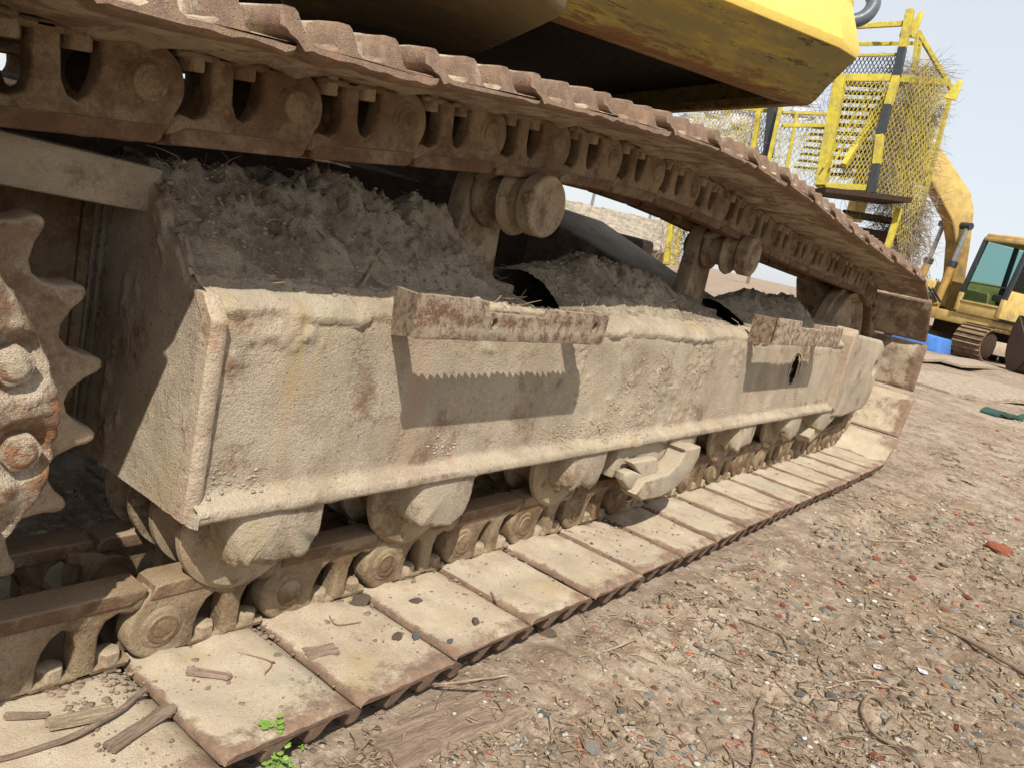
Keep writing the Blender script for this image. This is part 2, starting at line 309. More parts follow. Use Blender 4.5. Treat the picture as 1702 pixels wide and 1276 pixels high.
# ------------------------------------------------------------------ ground
GZ=-.028
def ghash(x,y):
    p=np.stack([x,y,np.zeros_like(x)],-1); d=np.hypot(x-1,y); k=np.clip(1-d/14,0,1)
    h=.035*fbm(p,.55,3)*np.clip(d-1.,0,3)/1.5+k*(.016*fbm(p,4.,4)+.010*fbm(p+5,17,3,.6)+.006*np.clip(fbm(p+9,30,3,.6,True),-.2,1))
    m=np.clip((y-.55)/.15,0,1)*np.clip((1.6-y)/.2,0,1)*np.clip((4.4-x)/.4,0,1)   # pressed flat below the track
    h=h*(1-.7*m)+.012*m
    edge=np.exp(-((y-.60)/.07)**2)*np.clip((4.6-x)/.3,0,1); h=h+edge*(.010+.022*np.clip(fbm(p+3,13,3),-.1,1)+.006*fbm(p+1,60,2))
    return h+GZ
def build_ground():
    t=np.linspace(0,1,470); X=np.concatenate([-(np.geomspace(.12,60,26)[::-1]),.12+ (np.geomspace(1,900,470)-1)/899*0]) if False else None
    xs=np.concatenate([-np.geomspace(.5,80,20)[::-1]+.3,np.linspace(0,.4,20),np.geomspace(.41,6,430),np.geomspace(6.06,900,150)])
    yp=np.geomspace(.012,7,280)*1.0
    ys=np.concatenate([-np.geomspace(7.3,700,40)[::-1],-(yp[::-1])+.25,(yp[:250])+.262,np.geomspace(3.3,500,60)])
    ys=np.unique(ys); A,B=np.meshgrid(xs,ys,indexing='ij'); Z=ghash(A.ravel(),B.ravel())
    n,mm=A.shape; V=np.stack([A.ravel(),B.ravel(),Z],-1)
    i,j=np.meshgrid(np.arange(n-1),np.arange(mm-1),indexing='ij'); a=(i*mm+j).ravel(); Fc=np.stack([a,a+mm,a+mm+1,a+1],-1)
    return fastmesh('ground',V,Fc,M['ground'])
def fastmesh(name,V,Fc,mat,parent=None,smooth=True):
    V=np.asarray(V,np.float32); Fc=np.asarray(Fc,np.int32); me=bpy.data.meshes.new(name)
    k=Fc.shape[1]; me.vertices.add(len(V)); me.vertices.foreach_set('co',V.ravel()); me.loops.add(Fc.size); me.loops.foreach_set('vertex_index',Fc.ravel())
    me.polygons.add(len(Fc)); me.polygons.foreach_set('loop_start',np.arange(0,Fc.size,k,dtype=np.int32)); me.update(calc_edges=True); me.validate()
    if smooth: me.polygons.foreach_set('use_smooth',[True]*len(me.polygons))
    me.materials.append(mat); o=bpy.data.objects.new(name,me); COL.objects.link(o)
    if parent: o.parent=parent
    return o
tag(build_ground(),kind='structure')
# ================================================================== FOREGROUND EXCAVATOR
EX=empty('excavator',(2.3,2.3,0)); tag(EX,'big rusty mud-caked crawler excavator filling the foreground, its near track seen from the side','excavator')
EX.location=(0,0,0)
P=.216
def shear(z): return .095*(z-.10)
# ---- loop path
ICX,ICZ,IR=3.966,.47,.375
def loop_pins():
    way=[(.595-3*P,.112),(.595-2*P,.098),(.595-P,.095)]+[(.595+P*k,.095) for k in range(0,16)]
    way+=[(ICX+IR*math.sin(a),ICZ-IR*math.cos(a)) for a in np.linspace(.02,math.pi-.02,40)]
    way+=[(3.45,.862),(2.9,.884),(2.5,.908),(2.2,.928),(1.94,.938),(1.724,.937),(1.518,.926),(1.31,.909),(1.105,.884),(.904,.859),(.704,.832),(.51,.811),(.36,.798),(.2,.77),(.02,.69),(-.12,.56),(-.17,.41),(-.14,.27),(-.06,.16)]
    w=np.array(way); out=[w[0]]; cur=w[0]; i=1; a=w[0]
    while i<len(w):
        b=w[i]
        if np.linalg.norm(b-cur)<P: a=b; i+=1; continue
        d=b-a; f=a-cur; A=d@d; B=2*f@d; C=f@f-P*P; s=(-B+math.sqrt(max(B*B-4*A*C,0)))/(2*A); cur=a+d*s; out.append(cur); a=cur
    return out
pins=loop_pins()
# ---- link mesh (local: +X towards the tail pin, +Z towards the rail, Y=0 outer face)
def link_parts():
    body=[(.02,-.049),(.0,-.050)]+arc(0,0,.049,-100,-180,8)+arc(0,0,.049,-190,-220,3)+[(-.030,.050),(-.016,.062),(.178,.064),(.192,.056),(.183,.036),(.170,.031),(.152,.036),(.137,.029),(.130,.012),(.130,-.036),(.178,-.037),(.178,-.047),(.10,-.049)]
    body=body[::-1]
    w1=[(.055,-.036),(.055,-.012),(.060,.008),(.069,.024),(.081,.032),(.092,.027),(.098,.010),(.098,-.036)]
    V,Fc=profile_mesh('l',[body,w1[::-1]],.036,.0075,3)
    mb=MB(); mb.add(V,Fc)
    tail=arc(P,0,.042,-100,100,12)+[(.195,.050),(.150,.058),(.150,.040),(.172,.034),(.178,.012),(.178,-.012),(.172,-.034),(.150,-.038),(.150,-.047)]
    V,Fc=profile_mesh('t',[tail],.026,.004,2); mb.add([(x,y+.028,z) for x,y,z in V],Fc)
    mb.lathe([(.0,-.0035),(.026,-.0032),(.030,-.0015),(.033,.001),(.034,.02)],n=32)
    return mb
def rail_mb():
    mb=MB(); V,Fc=profile_mesh('r',[[(-.024,.047),(.165,.047),(.186,.058),(.188,.066),(.184,.070),(-.006,.070),(-.016,.066)]],.052,.004,2); mb.add([(x,y-.003,z) for x,y,z in V],Fc); return mb
lk=link_parts().build('link_tmp',M['link'],None,35); LINK=lk.data; bpy.data.objects.remove(lk)
rl=rail_mb().build('rail_tmp',M['rail'],None,35); RAIL=rl.data; bpy.data.objects.remove(rl)
pm=MB(); pm.lathe([(0,-.0068),(.012,-.0068),(.0145,-.0056),(.017,-.0064),(.0205,-.006),(.0225,-.004),(.0225,-.003)],n=28); o=pm.build('pin_tmp',M['link'],None,35); PIN=o.data; bpy.data.objects.remove(o)
bm_=MB(); bm_.prism(arc(0,0,.0185,0,300,5),0,.030,'Z'); o=bm_.build('bolt_tmp',M['bolt'],None,False,.003,2); BOLT=o.data; bpy.data.objects.remove(o)
o=MB().lathe([(.0,0),(.031,0),(.031,.11),(0,.11)],n=20).build('b',M['rail'],None,35); BUSH=o.data; bpy.data.objects.remove(o)
def mirror_mesh(me):
    m2=me.copy(); m2.transform(Matrix.Scale(-1,4,(0,1,0))); m2.flip_normals(); return m2
LINKM,RAILM=mirror_mesh(LINK),mirror_mesh(RAIL)
# ---- shoe mesh
def shoe_mesh(seed):
    HG=1.32
    pr=[(-.0435,-.055),(-.041,-.0485),(-.030,-.0475),(0,-.050),(.05,-.050),(.10,-.050),(.148,-.0505),(.158,-.052),(.168,-.0565),(.182,-.066),(.190,-.070),(.1935,-.076),(.1925,-.096),(.188,-.1005),(.174,-.1005),(.1695,-.096),(.1665,-.078),(.160,-.067),(.150,-.063),(.130,-.063),(.122,-.068),(.1195,-.094),(.115,-.0985),(.100,-.0985),(.0955,-.094),(.093,-.068),(.085,-.063),(.060,-.063),(.052,-.068),(.0495,-.094),(.045,-.0985),(.030,-.0985),(.0255,-.094),(.023,-.068),(.014,-.062),(-.010,-.061),(-.034,-.061),(-.0425,-.059)]
    pr=[(a,b if b>-.072 else -.072+(b+.072)*.80) for a,b in pr]
    # resample inner face finer
    q=[]
    for i,a in enumerate(pr):
        b=pr[(i+1)%len(pr)]; L=math.dist(a,b); k=max(1,int(L/.012))
        for s in range(k): q.append((a[0]+(b[0]-a[0])*s/k,a[1]+(b[1]-a[1])*s/k))
    q=np.array(q); n=len(q); ys=np.concatenate([[0,.003,.008],np.linspace(.02,.64,44),[.652,.657,.66]]); V=[]
    cen=np.array([.075,-.06])
    for y in ys:
        e=min(y,.66-y); pull=0 if e>=.008 else (.008-e)*.55
        r=q.copy(); dlow=np.clip((-.066-q[:,1])/.03,0,1); 
        yy=np.full(n,y); ee=.66/2-abs(y-.33)
        # grouser ends set back a little
        yy=yy+ (1 if y<.33 else -1)*dlow*max(0,.014-ee)*1.0
        t=np.sign(cen-q); r[:,1]+=np.where(q[:,1]>-.056,-pull,pull*.6); r[:,0]+=np.where(q[:,0]<0,pull,np.where(q[:,0]>.18,-pull,0))
        V.append(np.stack([r[:,0],yy,r[:,1]],-1))
    V=np.concatenate(V)
    h=.0022*fbm(V+seed*7,9,3)+.0012*fbm(V+seed*3,45,3); V[:,2]+=h; V[:,0]+=.0012*fbm(V+seed+50,22,3); V[:,1]+=.0014*fbm(V*np.array([1,0,1])+seed+90,18,2)
    # dried mud patches on the inner face
    inner=(V[:,2]>-.057)&(V[:,0]>-.03)&(V[:,0]<.15); cr=np.clip(fbm(V+seed*11,14,4)-.08,0,.25)*.02; V[inner,2]+=cr[inner]; pile=np.exp(-((V[:,1]-.235)/.030)**2)*np.clip(.35+fbm(V+seed*5,16,4,.65),0,1)*.016*np.clip((V[:,0]+.03)/.03,0,1)*np.clip((.15-V[:,0])/.03,0,1); V[inner,2]+=pile[inner]
    Fc=[];m=len(ys)
    for j in range(m-1):
        for i in range(n): k=(i+1)%n; Fc.append((j*n+i,j*n+k,(j+1)*n+k,(j+1)*n+i))
    me=bpy.data.meshes.new('track_shoe'); me.from_pydata([tuple(v) for v in V.tolist()],[],Fc+[tuple(range(n-1,-1,-1)),tuple(range((m-1)*n,m*n))]); 
    bm=bmesh.new(); bm.from_mesh(me); bmesh.ops.recalc_face_normals(bm,faces=bm.faces); bm.to_mesh(me); bm.free()
    me.polygons.foreach_set('use_smooth',[True]*len(me.polygons)); me.set_sharp_from_angle(angle=math.radians(50)); me.materials.append(M['shoe']); return me
SHOES=[shoe_mesh(s) for s in (1,2,3)]
def chain(dy,near=True):
    n=len(pins)
    for i in range(n-1):
        a=Vector((pins[i][0],0,pins[i][1])); b=Vector((pins[i+1][0],0,pins[i+1][1])); d=(b-a)
        th=math.atan2(d.z,d.x)   # rotate +X to d
        y0=(shear((a.z+b.z)/2) if near else 0)+dy
        R=Matrix.Rotation(-th,4,'Y'); T=Matrix.Translation((a.x,y0,a.z))
        jig=random.Random(i)
        js=Matrix.Rotation(jig.uniform(-.004,.004),4,'Z')@Matrix.Translation((0,jig.uniform(-.005,.005),jig.uniform(-.0015,.0015)))
        if not near and (b.z<.2 or b.x<.3): 
            if i%1: continue
        inst('track_shoe',SHOES[i%3],EX,T@R@js@Matrix.Translation((0,.69,0)))
        for mir in ((False,True) if near else (False,)):
            yy=1.13 if mir else .925
            L=inst('track_link',LINKM if mir else LINK,EX,T@R@Matrix.Translation((0,yy,0)))
            inst('rail',RAILM if mir else RAIL,L,Matrix.Identity(4))
            if near:
                if not mir: inst('pin',PIN,L,Matrix.Rotation(jig.uniform(0,6),4,'Y'))
                for u in (.0765,.151): inst('bolt',BOLT,L,Matrix.Translation((u,(.017 if not mir else -.017),-.052))@Matrix.Rotation(jig.uniform(-.15,.15),4,'Z'))
        if near: inst('bushing',BUSH,EX,T@Matrix.Translation((0,.972,0)))
chain(0,True)
chain(2.65,False)
# ---- track frame: swept heightfield
def frame():
    prof=[(1.20,.285),(1.0,.283),(.90,.281),(.852,.279),(.846,.282),(.843,.288),(.843,.298),(.847,.304),(.858,.307),(.866,.312),(.870,.320),(.872,.40),(.873,.47),(.875,.535),(.879,.553),(.889,.566),(.905,.575),(.93,.580),(.96,.590),(1.00,.606),(1.04,.622),(1.08,.638),(1.10,.643),(1.14,.640),(1.20,.60),(1.25,.55),(1.26,.30),(1.20,.285)]
    pr=np.array(prof); seg=np.linalg.norm(np.diff(pr,axis=0),axis=1); s=np.r_[0,np.cumsum(seg)]
    # fine steps where seen, coarse elsewhere
    ss=[0.]
    while ss[-1]<s[-1]:
        y=np.interp(ss[-1],s,pr[:,0]); i=np.searchsorted(s,ss[-1],'right')-1
        ss.append(ss[-1]+(.0045 if 3<=i<=22 else .03))
    ss=np.array(ss[:-1]+[s[-1]]); Y=np.interp(ss,s,pr[:,0]); Z=np.interp(ss,s,pr[:,1])
    # normals
    dY=np.gradient(Y);dZ=np.gradient(Z); L=np.hypot(dY,dZ)+1e-9; NY,NZ=-dZ/L,dY/L
    sgn=-1 if (NY[np.argmin(np.abs(ss-.7))]>0) else 1
    X=np.concatenate([np.arange(.570,1.6,.0045),np.arange(1.6,2.4,.007),np.arange(2.4,3.44,.011)])
    n,mm=len(X),len(Y); XX=np.repeat(X,mm); YY=np.tile(Y,n); ZZ=np.tile(Z,n)
    P0=np.stack([XX,YY,ZZ],-1)
    ny=np.tile(NY*sgn,n); nz=np.tile(NZ*sgn,n)
    wall=(ZZ<.56)&(YY<.9); 
    h=.0010*fbm(P0,5,3)+.0007*fbm(P0,45,4,.7)
    cr=fbm(P0+3,6.5,5,.68); patch=np.clip((cr-.15)*8,0,1)*(.0018+.0048*np.clip(fbm(P0+8,70,3,.7,True),-.2,1)); low=np.exp(-((ZZ-.33)/.045)**2)*np.clip(fbm(P0+5,9,4)*3,0,1)*.0045
    h=h+np.where(wall,patch+low*(1+.8*fbm(P0+2,55,3)),0)
    # flange edge small nibble
    # mud crust ending in a ragged lip just below the shoulder
    lip=.553+.016*fbm(np.stack([XX,XX*0,XX*0],-1),9,4,.7); crust=np.clip((ZZ-lip)/.003,0,1)*(YY<.93)
    h=h+crust*(.0080+.0040*fbm(P0+4,26,3,.6,True))
    # weld seams
    # mud heap
    def bump(x,a,b,e): return np.clip((x-a)/e,0,1)*np.clip((b-x)/e,0,1)
    amp=np.maximum.reduce([bump(XX,.40,1.32,.16)*1.0,bump(XX,1.46,2.30,.28)*.62,bump(XX,2.62,3.60,.25)*.55])
    amp=amp*(1-.0*XX)
    sl=np.clip((YY-.91)/.16,0,1)**1.15*np.clip((1.30-YY)/.08,0,1)*(ZZ>.56)
    clod=fbm(P0*np.array([1,1,.3])+6,10,4,.62); cl2=fbm(P0+2,26,3,.6,True)
    heap=amp*sl*(.072+.036*clod+.022*cl2+.008*fbm(P0+12,60,2,.6,True))+ (YY>.92)*(ZZ>.56)*np.clip(amp+.25,0,1)*(.008*np.clip(clod,-.3,1)+.009*cl2*np.clip(sl*3,0,1))
    V=P0.copy(); V[:,1]+=ny*h; V[:,2]+=nz*h+heap
    V[:,0]+=np.where((sl>.1)&(XX>.58),.006*fbm(P0+14,22,3),0)
    i,j=np.meshgrid(np.arange(n-1),np.arange(mm-1),indexing='ij'); a=(i*mm+j).ravel(); Fc=np.stack([a,a+mm,a+mm+1,a+1],-1)
    c=V[Fc].mean(1)
    def el(cx,cy,rx,ry,rot=0):
        dx,dy=c[:,0]-cx,c[:,1]-cy; q=math.radians(rot); u=dx*math.cos(q)+dy*math.sin(q); v=-dx*math.sin(q)+dy*math.cos(q)
        return (u/rx)**2+(v/ry)**2<1
    hole=(c[:,2]>.57)&((el(1.40,1.04,.085,.10)&(c[:,1]>.955))|(el(2.47,1.04,.10,.10)&(c[:,1]>.95)))
    hole|=(c[:,1]<.9)&(((c[:,0]-2.885)/.034)**2+((c[:,2]-.462)/.056)**2<1)
    Fc=Fc[~hole]; frame.used=np.unique(Fc)
    o=fastmesh('track_frame',V,Fc,M['frame'],EX); tag(o,'dried mud coated box-section side frame between the track runs')
    # mud slot: faces on heap
    o.data.materials.append(M['mud']); cc=V[Fc].mean(1); k=(fbm(cc,12,3)*.02+cc[:,1]>.935)&(cc[:,2]>.56); o.data.polygons.foreach_set('material_index',k.astype(np.int32))
    # end cap grid (X = .57)
    out=[(y,z) for y,z in prof[3:23]]; out=np.array(out); 
    gy=np.arange(.840,1.215,.005); 
    top=np.interp(gy,V[:mm,1][np.argsort(V[:mm,1])],0*gy[0]+V[:mm,2][np.argsort(V[:mm,1])]) if False else None
    # top profile as seen in the swept mesh at first column
    c0=V[:mm]; up=c0[(c0[:,2]>.45)|(c0[:,1]>.9)]; 
    topz=[]
    for y in gy:
        s_=np.abs(c0[:,1]-y)<.006; topz.append(c0[s_,2].max() if s_.any() else .3)
    topz=np.array(topz); topz=np.where(gy<.866,.300,topz); bot=np.full_like(gy,.282)
    nz_=95; T=np.linspace(0,1,nz_); VV=[];
    for y,zt,zb in zip(gy,topz,bot):
        for t in T: VV.append((.568,y,zb+(zt-.002-zb)*t))
    VV=np.array(VV); hh=.0015*fbm(VV,8,3)+.0015*fbm(VV+1,40,4,.7)+np.clip((fbm(VV*np.array([1,1,.45])+4,13,5,.66)-.20)*8,0,1)*(.002+.005*fbm(VV+6,55,3,.7,True))
    ed=np.minimum(1,(VV[:,1]-.84)/.012); VV[:,0]-=hh+.002; VV[:,0]+=(1-ed)*.006; tt=np.tile(T,len(gy)); VV[:,0]+=np.clip((tt-.96)/.04,0,1)*.014; VV[:,2]+=np.where(tt>.99,.003,0)
    m2=nz_; i,j=np.meshgrid(np.arange(len(gy)-1),np.arange(m2-1),indexing='ij'); a=(i*m2+j).ravel(); F2=np.stack([a,a+1,a+m2+1,a+m2],-1)
    e=fastmesh('end_plate',VV,F2,M['frame'],EX)
    # thick rounded plate edge down the corner
    n=70; zz=np.linspace(.284,.580,n); b=MB(); V=[]
    ring=[(-.004,-.010),(.002,-.014),(.014,-.014),(.020,-.010),(.020,.012),(-.004,.012)]
    for i in range(n):
        z=zz[i]; q=.0016*vnoise(np.array([[z*60,1,2]]))[0]; lean=max(0,(z-.55))*.9
        for a,c_ in ring: V.append((.566+a+q*.5,.872+c_+lean+q,z))
    Fq=[(i*6+k,i*6+(k+1)%6,i*6+6+(k+1)%6,i*6+6+k) for i in range(n-1) for k in range(6)]+[(0,1,2,3,4,5),tuple(n*6-1-k for k in range(6))]
    b.add(V,Fq); b.build('corner_edge',M['edge'],EX,50)
    # inner backing so that no light passes
    k=MB(); k.box(.60,3.40,.935,1.24,.29,.54); k.build('frame_core',M['dark'],EX)
    # front hole tube
    MB().lathe([(.058,-.001),(.055,.004),(.053,.05),(.0,.05)],(2.885,.872,.462),28).build('hole_sleeve',M['dark'],EX,35)
frame()
def prof_obj(name,loops,y0,th,bev,mat,parent,lab=None,res=2):
    V,Fc=profile_mesh(name,loops,th,bev,res); o=make(name,[(x,y+y0,z) for x,y,z in V],Fc,mat,parent); shade(o,35)
    if lab: o['label']=lab
    return o
# front plate and idler yoke
prof_obj('frame_front_plate',[[(3.425,.30),(3.455,.285),(3.50,.30),(3.50,.60),(3.455,.63),(3.425,.60)]],.838,.36,.006,M['frame'],EX)
b=MB(); b.prism([(3.49,.262),(3.62,.245),(3.37,.160),(3.33,.150),(3.30,.175),(3.40,.262)][::-1],.862,1.18); b.build('yoke_foot',M['frame'],EX,False,.006,2)
YK=prof_obj('idler_yoke',[[(3.48,.255),(3.66,.243),(3.98,.262),(4.045,.29),(4.07,.335),(4.075,.53),(4.05,.572),(3.99,.592),(3.80,.600),(3.48,.610)],arc(3.985,.462,.030,0,-330,11)],.848,.10,.018,M['frame'],EX,None,3)
MB().box(3.47,3.9,.95,1.17,.27,.59).build('yoke_arm',M['dark'],EX)
# idler wheel
MB().lathe([(0,-.05),(.10,-.05),(.11,-.035),(.27,-.025),(.285,-.05),(.305,-.05),(.307,-.02),(.335,-.02),(.335,.02),(.307,.02),(.305,.05),(.27,.05),(0,.05)],(ICX-.02,1.065,ICZ),56).build('idler_wheel',M['roller'],EX,30)
# ---- track rollers
RX=[.705,1.06,1.545,2.03,2.515,3.0,3.39]
def blob_collar(x,seed):
    # lumpy end collar hanging below the frame flange
    U,Vn=40,26; V=[]
    for i in range(U+1):
        a=math.pi*(1+i/U)            # half turn, lower half
        for j in range(Vn+1):
            t=j/Vn; y=.838+.078*t; r=.040+.022*min(1,t*4)**.5+.010*t
            cx=x+(.088+0*r)*math.cos(a)*(1 if abs(math.cos(a))<.85 else 1)
            # squarish section
            cz=abs(math.sin(a))**.55; cxx=math.copysign(abs(math.cos(a))**.55,math.cos(a))
            sc_=.86+.14*min(1,t*4)**.5; V.append((x+.010+.078*cxx*sc_,y+.012,.284-.078*cz*sc_))
    V=np.array(V); n=fbm(V+seed*5,18,4,.6); n2=fbm(V+seed,50,3,.6,True); low=np.clip((.262-V[:,2])/.05,0,1)
    V[:,2]-=low*(.002+.034*np.clip(n+.05,-.2,1)+.009*n2); V[:,1]-=low*(.006*n+.003*n2); V[:,0]+=.004*n
    m=Vn+1; Fc=[(i*m+j,i*m+j+1,(i+1)*m+j+1,(i+1)*m+j) for i in range(U) for j in range(Vn)]
    # close outer end with a fan
    c=len(V); V=np.vstack([V,[(x+.01,.846,.268)]]); Fq=[tuple(f) for f in Fc]+[((i+1)*m,c,i*m) for i in range(U)]+[(0,U*m,c)]
    o=make('roller_collar',V,Fq,M['frame'],None); bm=bmesh.new(); bm.from_mesh(o.data); bmesh.ops.recalc_face_normals(bm,faces=bm.faces); bm.to_mesh(o.data); bm.free(); shade(o); return o
for k,x in enumerate(RX):
    r=MB().lathe([(0,-.008),(.060,-.008),(.066,0),(.098,.0),(.106,.006),(.107,.016),(.100,.024),(.080,.028),(.077,.034),(.077,.075),(.084,.08),(.104,.084),(.104,.094),(.06,.10),(.06,.14),(.104,.146),(.104,.158),(.077,.165),(.077,.205),(.104,.212),(.104,.225),(0,.23)],(x,.912,.240),48).build('track_roller',M['roller'],EX,30)
    c=blob_collar(x,k+1); c.parent=r
    MB().prism(arc(0,0,.014,0,300,5),-.012,.0,'Z').build('bolt',M['bolt'],r,False,.002,1,loc=(x+.055,.90,.236))
# ---- chain guide
def pl(pts,Y): return [(float(at(px,py,1,Y)[0]),float(at(px,py,1,Y)[2])) for px,py in pts]
arm=pl([(1166,742),(1163,758),(1148,785),(1122,812),(1098,826),(1068,832),(1058,822),(1072,800),(1092,793),(1112,788),(1132,768),(1140,752),(1139,747)],.805)
g_=prof_obj('chain_guide',[arm],.805,.055,.006,M['frame'],EX,'curved guide horn under the frame'); MB().box(1.70,2.16,.862,.90,.20,.284).build('guide_base',M['frame'],g_,False,.01,2)
horn=pl([(1048,768),(1091,760),(1093,775),(1085,797),(1066,826),(1046,816),(1034,797),(1036,786),(1050,781),(1062,786)],.83)
prof_obj('guide_horn',[horn],.825,.03,.007,M['frame'],g_)
# ---- carrier rollers
for k,(x,z,yc) in enumerate(((1.318,.789,.955),(2.447,.803,.962))):
    c=MB().lathe([(0,.006),(.030,.004),(.046,.001),(.052,-.004),(.058,-.004),(.061,.0),(.061,.030),(.055,.036),(.052,.040),(.052,.060),(.066,.066),(.070,.074),(.066,.082),(.046,.090),(.046,.125),(.066,.132),(.066,.142),(.036,.146),(.036,.22),(0,.22)],(x,yc,z),44).build('carrier_roller',M['roller'],EX,30)
    s=MB(); s.prism([(x-.085,.60),(x+.07,.60),(x+.055,z+.02),(x+.03,z+.062),(x-.05,z+.062),(x-.065,z)],yc+.150,yc+.20); s.box(x-.10,x+.09,yc+.10,yc+.26,.59,.615); s.build('roller_support',M['roller'],c,False,.006,2)
    MB().tube([(x-.052,yc+.146,z+.03),(x-.045,yc+.10,z+.055)],[.013,.015],8).build('clamp_bolt',M['roller'],c,40)
# ---- brackets
def bracket(x0,x1,zb,zt,y,yf,notch,holes,nm='step_bracket'):
    n0,n1=notch; lp=[(x0,zb),(x1-.006,zb-.002),(x1,zb+.01),(x1,zt-.004),(x1-.01,zt),(n1+.004,zt),(n1,zt-.014),(n0,zt-.012),(n0-.004,zt+.006),(x0,zt+.008)]
    lp2=[]
    for i,a in enumerate(lp):
        c=lp[(i+1)%len(lp)]; k=max(1,int(math.dist(a,c)/.012))
        for s in range(k):
            q=(a[0]+(c[0]-a[0])*s/k,a[1]+(c[1]-a[1])*s/k); lp2.append((q[0]+random.uniform(-.0004,.0004),q[1]+random.uniform(-.0007,.0007)))
    V,Fc=profile_mesh('b',[lp2]+[arc(hx,hz,.0085,0,-330,11) for hx,hz in holes],.014,.0025,1)
    b=MB(); teeth=[]; k=int((x1-x0-.03)/.009)
    for q_ in range(k+1): teeth.append((x0+.014+(x1-x0-.028)*q_/k,y+.030-(random.uniform(.003,.009) if q_%2 else random.uniform(0,.002))))
    b.prism([(x0+.014,y+.0145),(x1-.014,y+.0145)]+teeth[::-1],zb+.040,zb+.047,'Z'); b.add([(a,yy+y,c) for a,yy,c in V],Fc)
    b.add([(x0+.0025,y+.004,zb+.003),(x0+.0025,y+.004,zt+.004),(x0+.013,y+.004,zb+.003),(x0+.013,y+.004,zt+.004),(x0+.05,yf,zb-.02),(x0+.04,yf,zt),(x0+.062,yf,zb-.02),(x0+.052,yf,zt)],[(0,4,5,1),(2,3,7,6),(0,2,6,4),(1,5,7,3),(0,1,3,2),(4,6,7,5)])
    b.add([(x1-.012,y+.01,zb),(x1-.012,y+.01,zt),(x1,y+.01,zb),(x1,y+.01,zt),(x1-.012,yf,zb),(x1-.012,yf,zt-.01),(x1,yf,zb),(x1,yf,zt-.01)],[(0,4,5,1),(2,3,7,6),(0,2,6,4),(1,5,7,3),(0,1,3,2),(4,6,7,5)])
    return b.build(nm,M['bracket'],EX,40)
tag(bracket(.832,1.354,.5565,.614,.776,.878,(.985,1.15),[(1.005,.585),(1.31,.588)]),'pitted rusty step bracket nearest the sprocket')
tag(bracket(2.33,2.99,.570,.640,.776,.878,(2.52,2.74),[(2.50,.610),(2.88,.606)]),'rusty step bracket at the front end of the frame')
# ---- sprocket and travel motor
SX,SY,SZ=.178,1.02,.405
def sprocket():
    N=21; lp=[]
    ph=math.radians(13)
    a0=math.atan2(.47-.415,.499-.172)
    for k in range(N):
        a=a0+2*math.pi*k/N; st=2*math.pi/N
        rt=.330; rr=.288
        for f,r in ((-.11,rt-.008),(-.05,rt-.001),(0,rt),(.05,rt-.001),(.11,rt-.008),(.165,rt-.022),(.23,rr+.012),(.33,rr+.001),(.5,rr-.004),(.67,rr+.001),(.77,rr+.012),(.835,rt-.022)):
            lp.append((SX+r*math.cos(a+f*st),SZ+r*math.sin(a+f*st)))
    V,Fc=profile_mesh('s',[lp,arc(SX,SZ,.20,0,-354,60)],.055,.008,3)
    b=MB(); b.add([(x,y+SY-.03,z) for x,y,z in V],Fc)
    s=b.build('sprocket',M['sprocket'],EX,30); s['label']='rusty toothed drive sprocket'
    MB().lathe([(.19,-.052),(.235,-.052),(.245,-.046),(.25,-.028),(.25,0)],(SX,SY,SZ),72).build('sprocket_ring',M['roller'],s,30)
    for k in range(18):
        a=a0+.1+2*math.pi*k/18; MB().prism([(SX+.222*math.cos(a)+q[0],SZ+.222*math.sin(a)+q[1]) for q in arc(0,0,.019,k*17,k*17+300,5)],SY-.070,SY-.050).build('bolt',M['bolt'],s,False,.003,2)
    # motor cover: lumpy disc
    nr,na=46,260; V=[];CY=.80
    for i in range(nr+1):
        r=.203*i/nr
        for j in range(na):
            a=2*math.pi*j/na; V.append((SX-.012+r*math.cos(a),CY,.442+r*math.sin(a)))
    for q in range(1,12):
        for j in range(na):
            a=2*math.pi*j/na; V.append((SX-.012+(.203+.004*min(q,3))*math.cos(a),CY+.02*q,.442+(.203+.004*min(q,3))*math.sin(a)))
    V=np.array(V); d=V-np.array([SX-.012,0,.442]); rr_=np.hypot(d[:,0],d[:,2])
    n=fbm(V+3,11,4,.6); n2=fbm(V+9,38,4,.6,True); face=(np.arange(len(V))<(nr+1)*na)
    edge=np.clip((rr_-.17)/.03,0,1)
    V[:,1]+=np.where(face,-(.010*n+.005*n2)+edge*.010,0); 
    rad=(1+np.where(rr_>.15,.035*n*edge+.02*n2*edge,0)); V[:,0]=SX-.012+d[:,0]*rad; V[:,2]=.442+d[:,2]*rad
    # bolt pockets
    cb=[]
    for k in range(12):
        a=math.radians(24)+2*math.pi*k/12; bx,bz=SX-.012+.172*math.cos(a),.442+.172*math.sin(a); cb.append((bx,bz,a))
        q=np.hypot(V[:,0]-bx,V[:,2]-bz); V[:,1]+=np.where(face,np.clip(1-(q/.036)**4,0,1)*.014,0)
    Fc=[(i*na+j,i*na+(j+1)%na,(i+1)*na+(j+1)%na,(i+1)*na+j) for i in range(nr+11) for j in range(na)]
    mc=fastmesh('motor_cover',V,np.array(Fc),M['cover'],EX); mc['label']='flaking rusty travel motor cover with round bolts'
    for bx,bz,a in cb:
        pb=MB(); pb.prism([(bx+q0,bz+q1) for q0,q1 in arc(0,0,.021,a*40,a*40+300,5)],CY-.002,CY+.02); pb.lathe([(0,-.006),(.012,-.005),(.016,-.001)],(bx,CY,bz),14); pb.build('bolt',M['cover'],mc,False,.004,2)
sprocket()
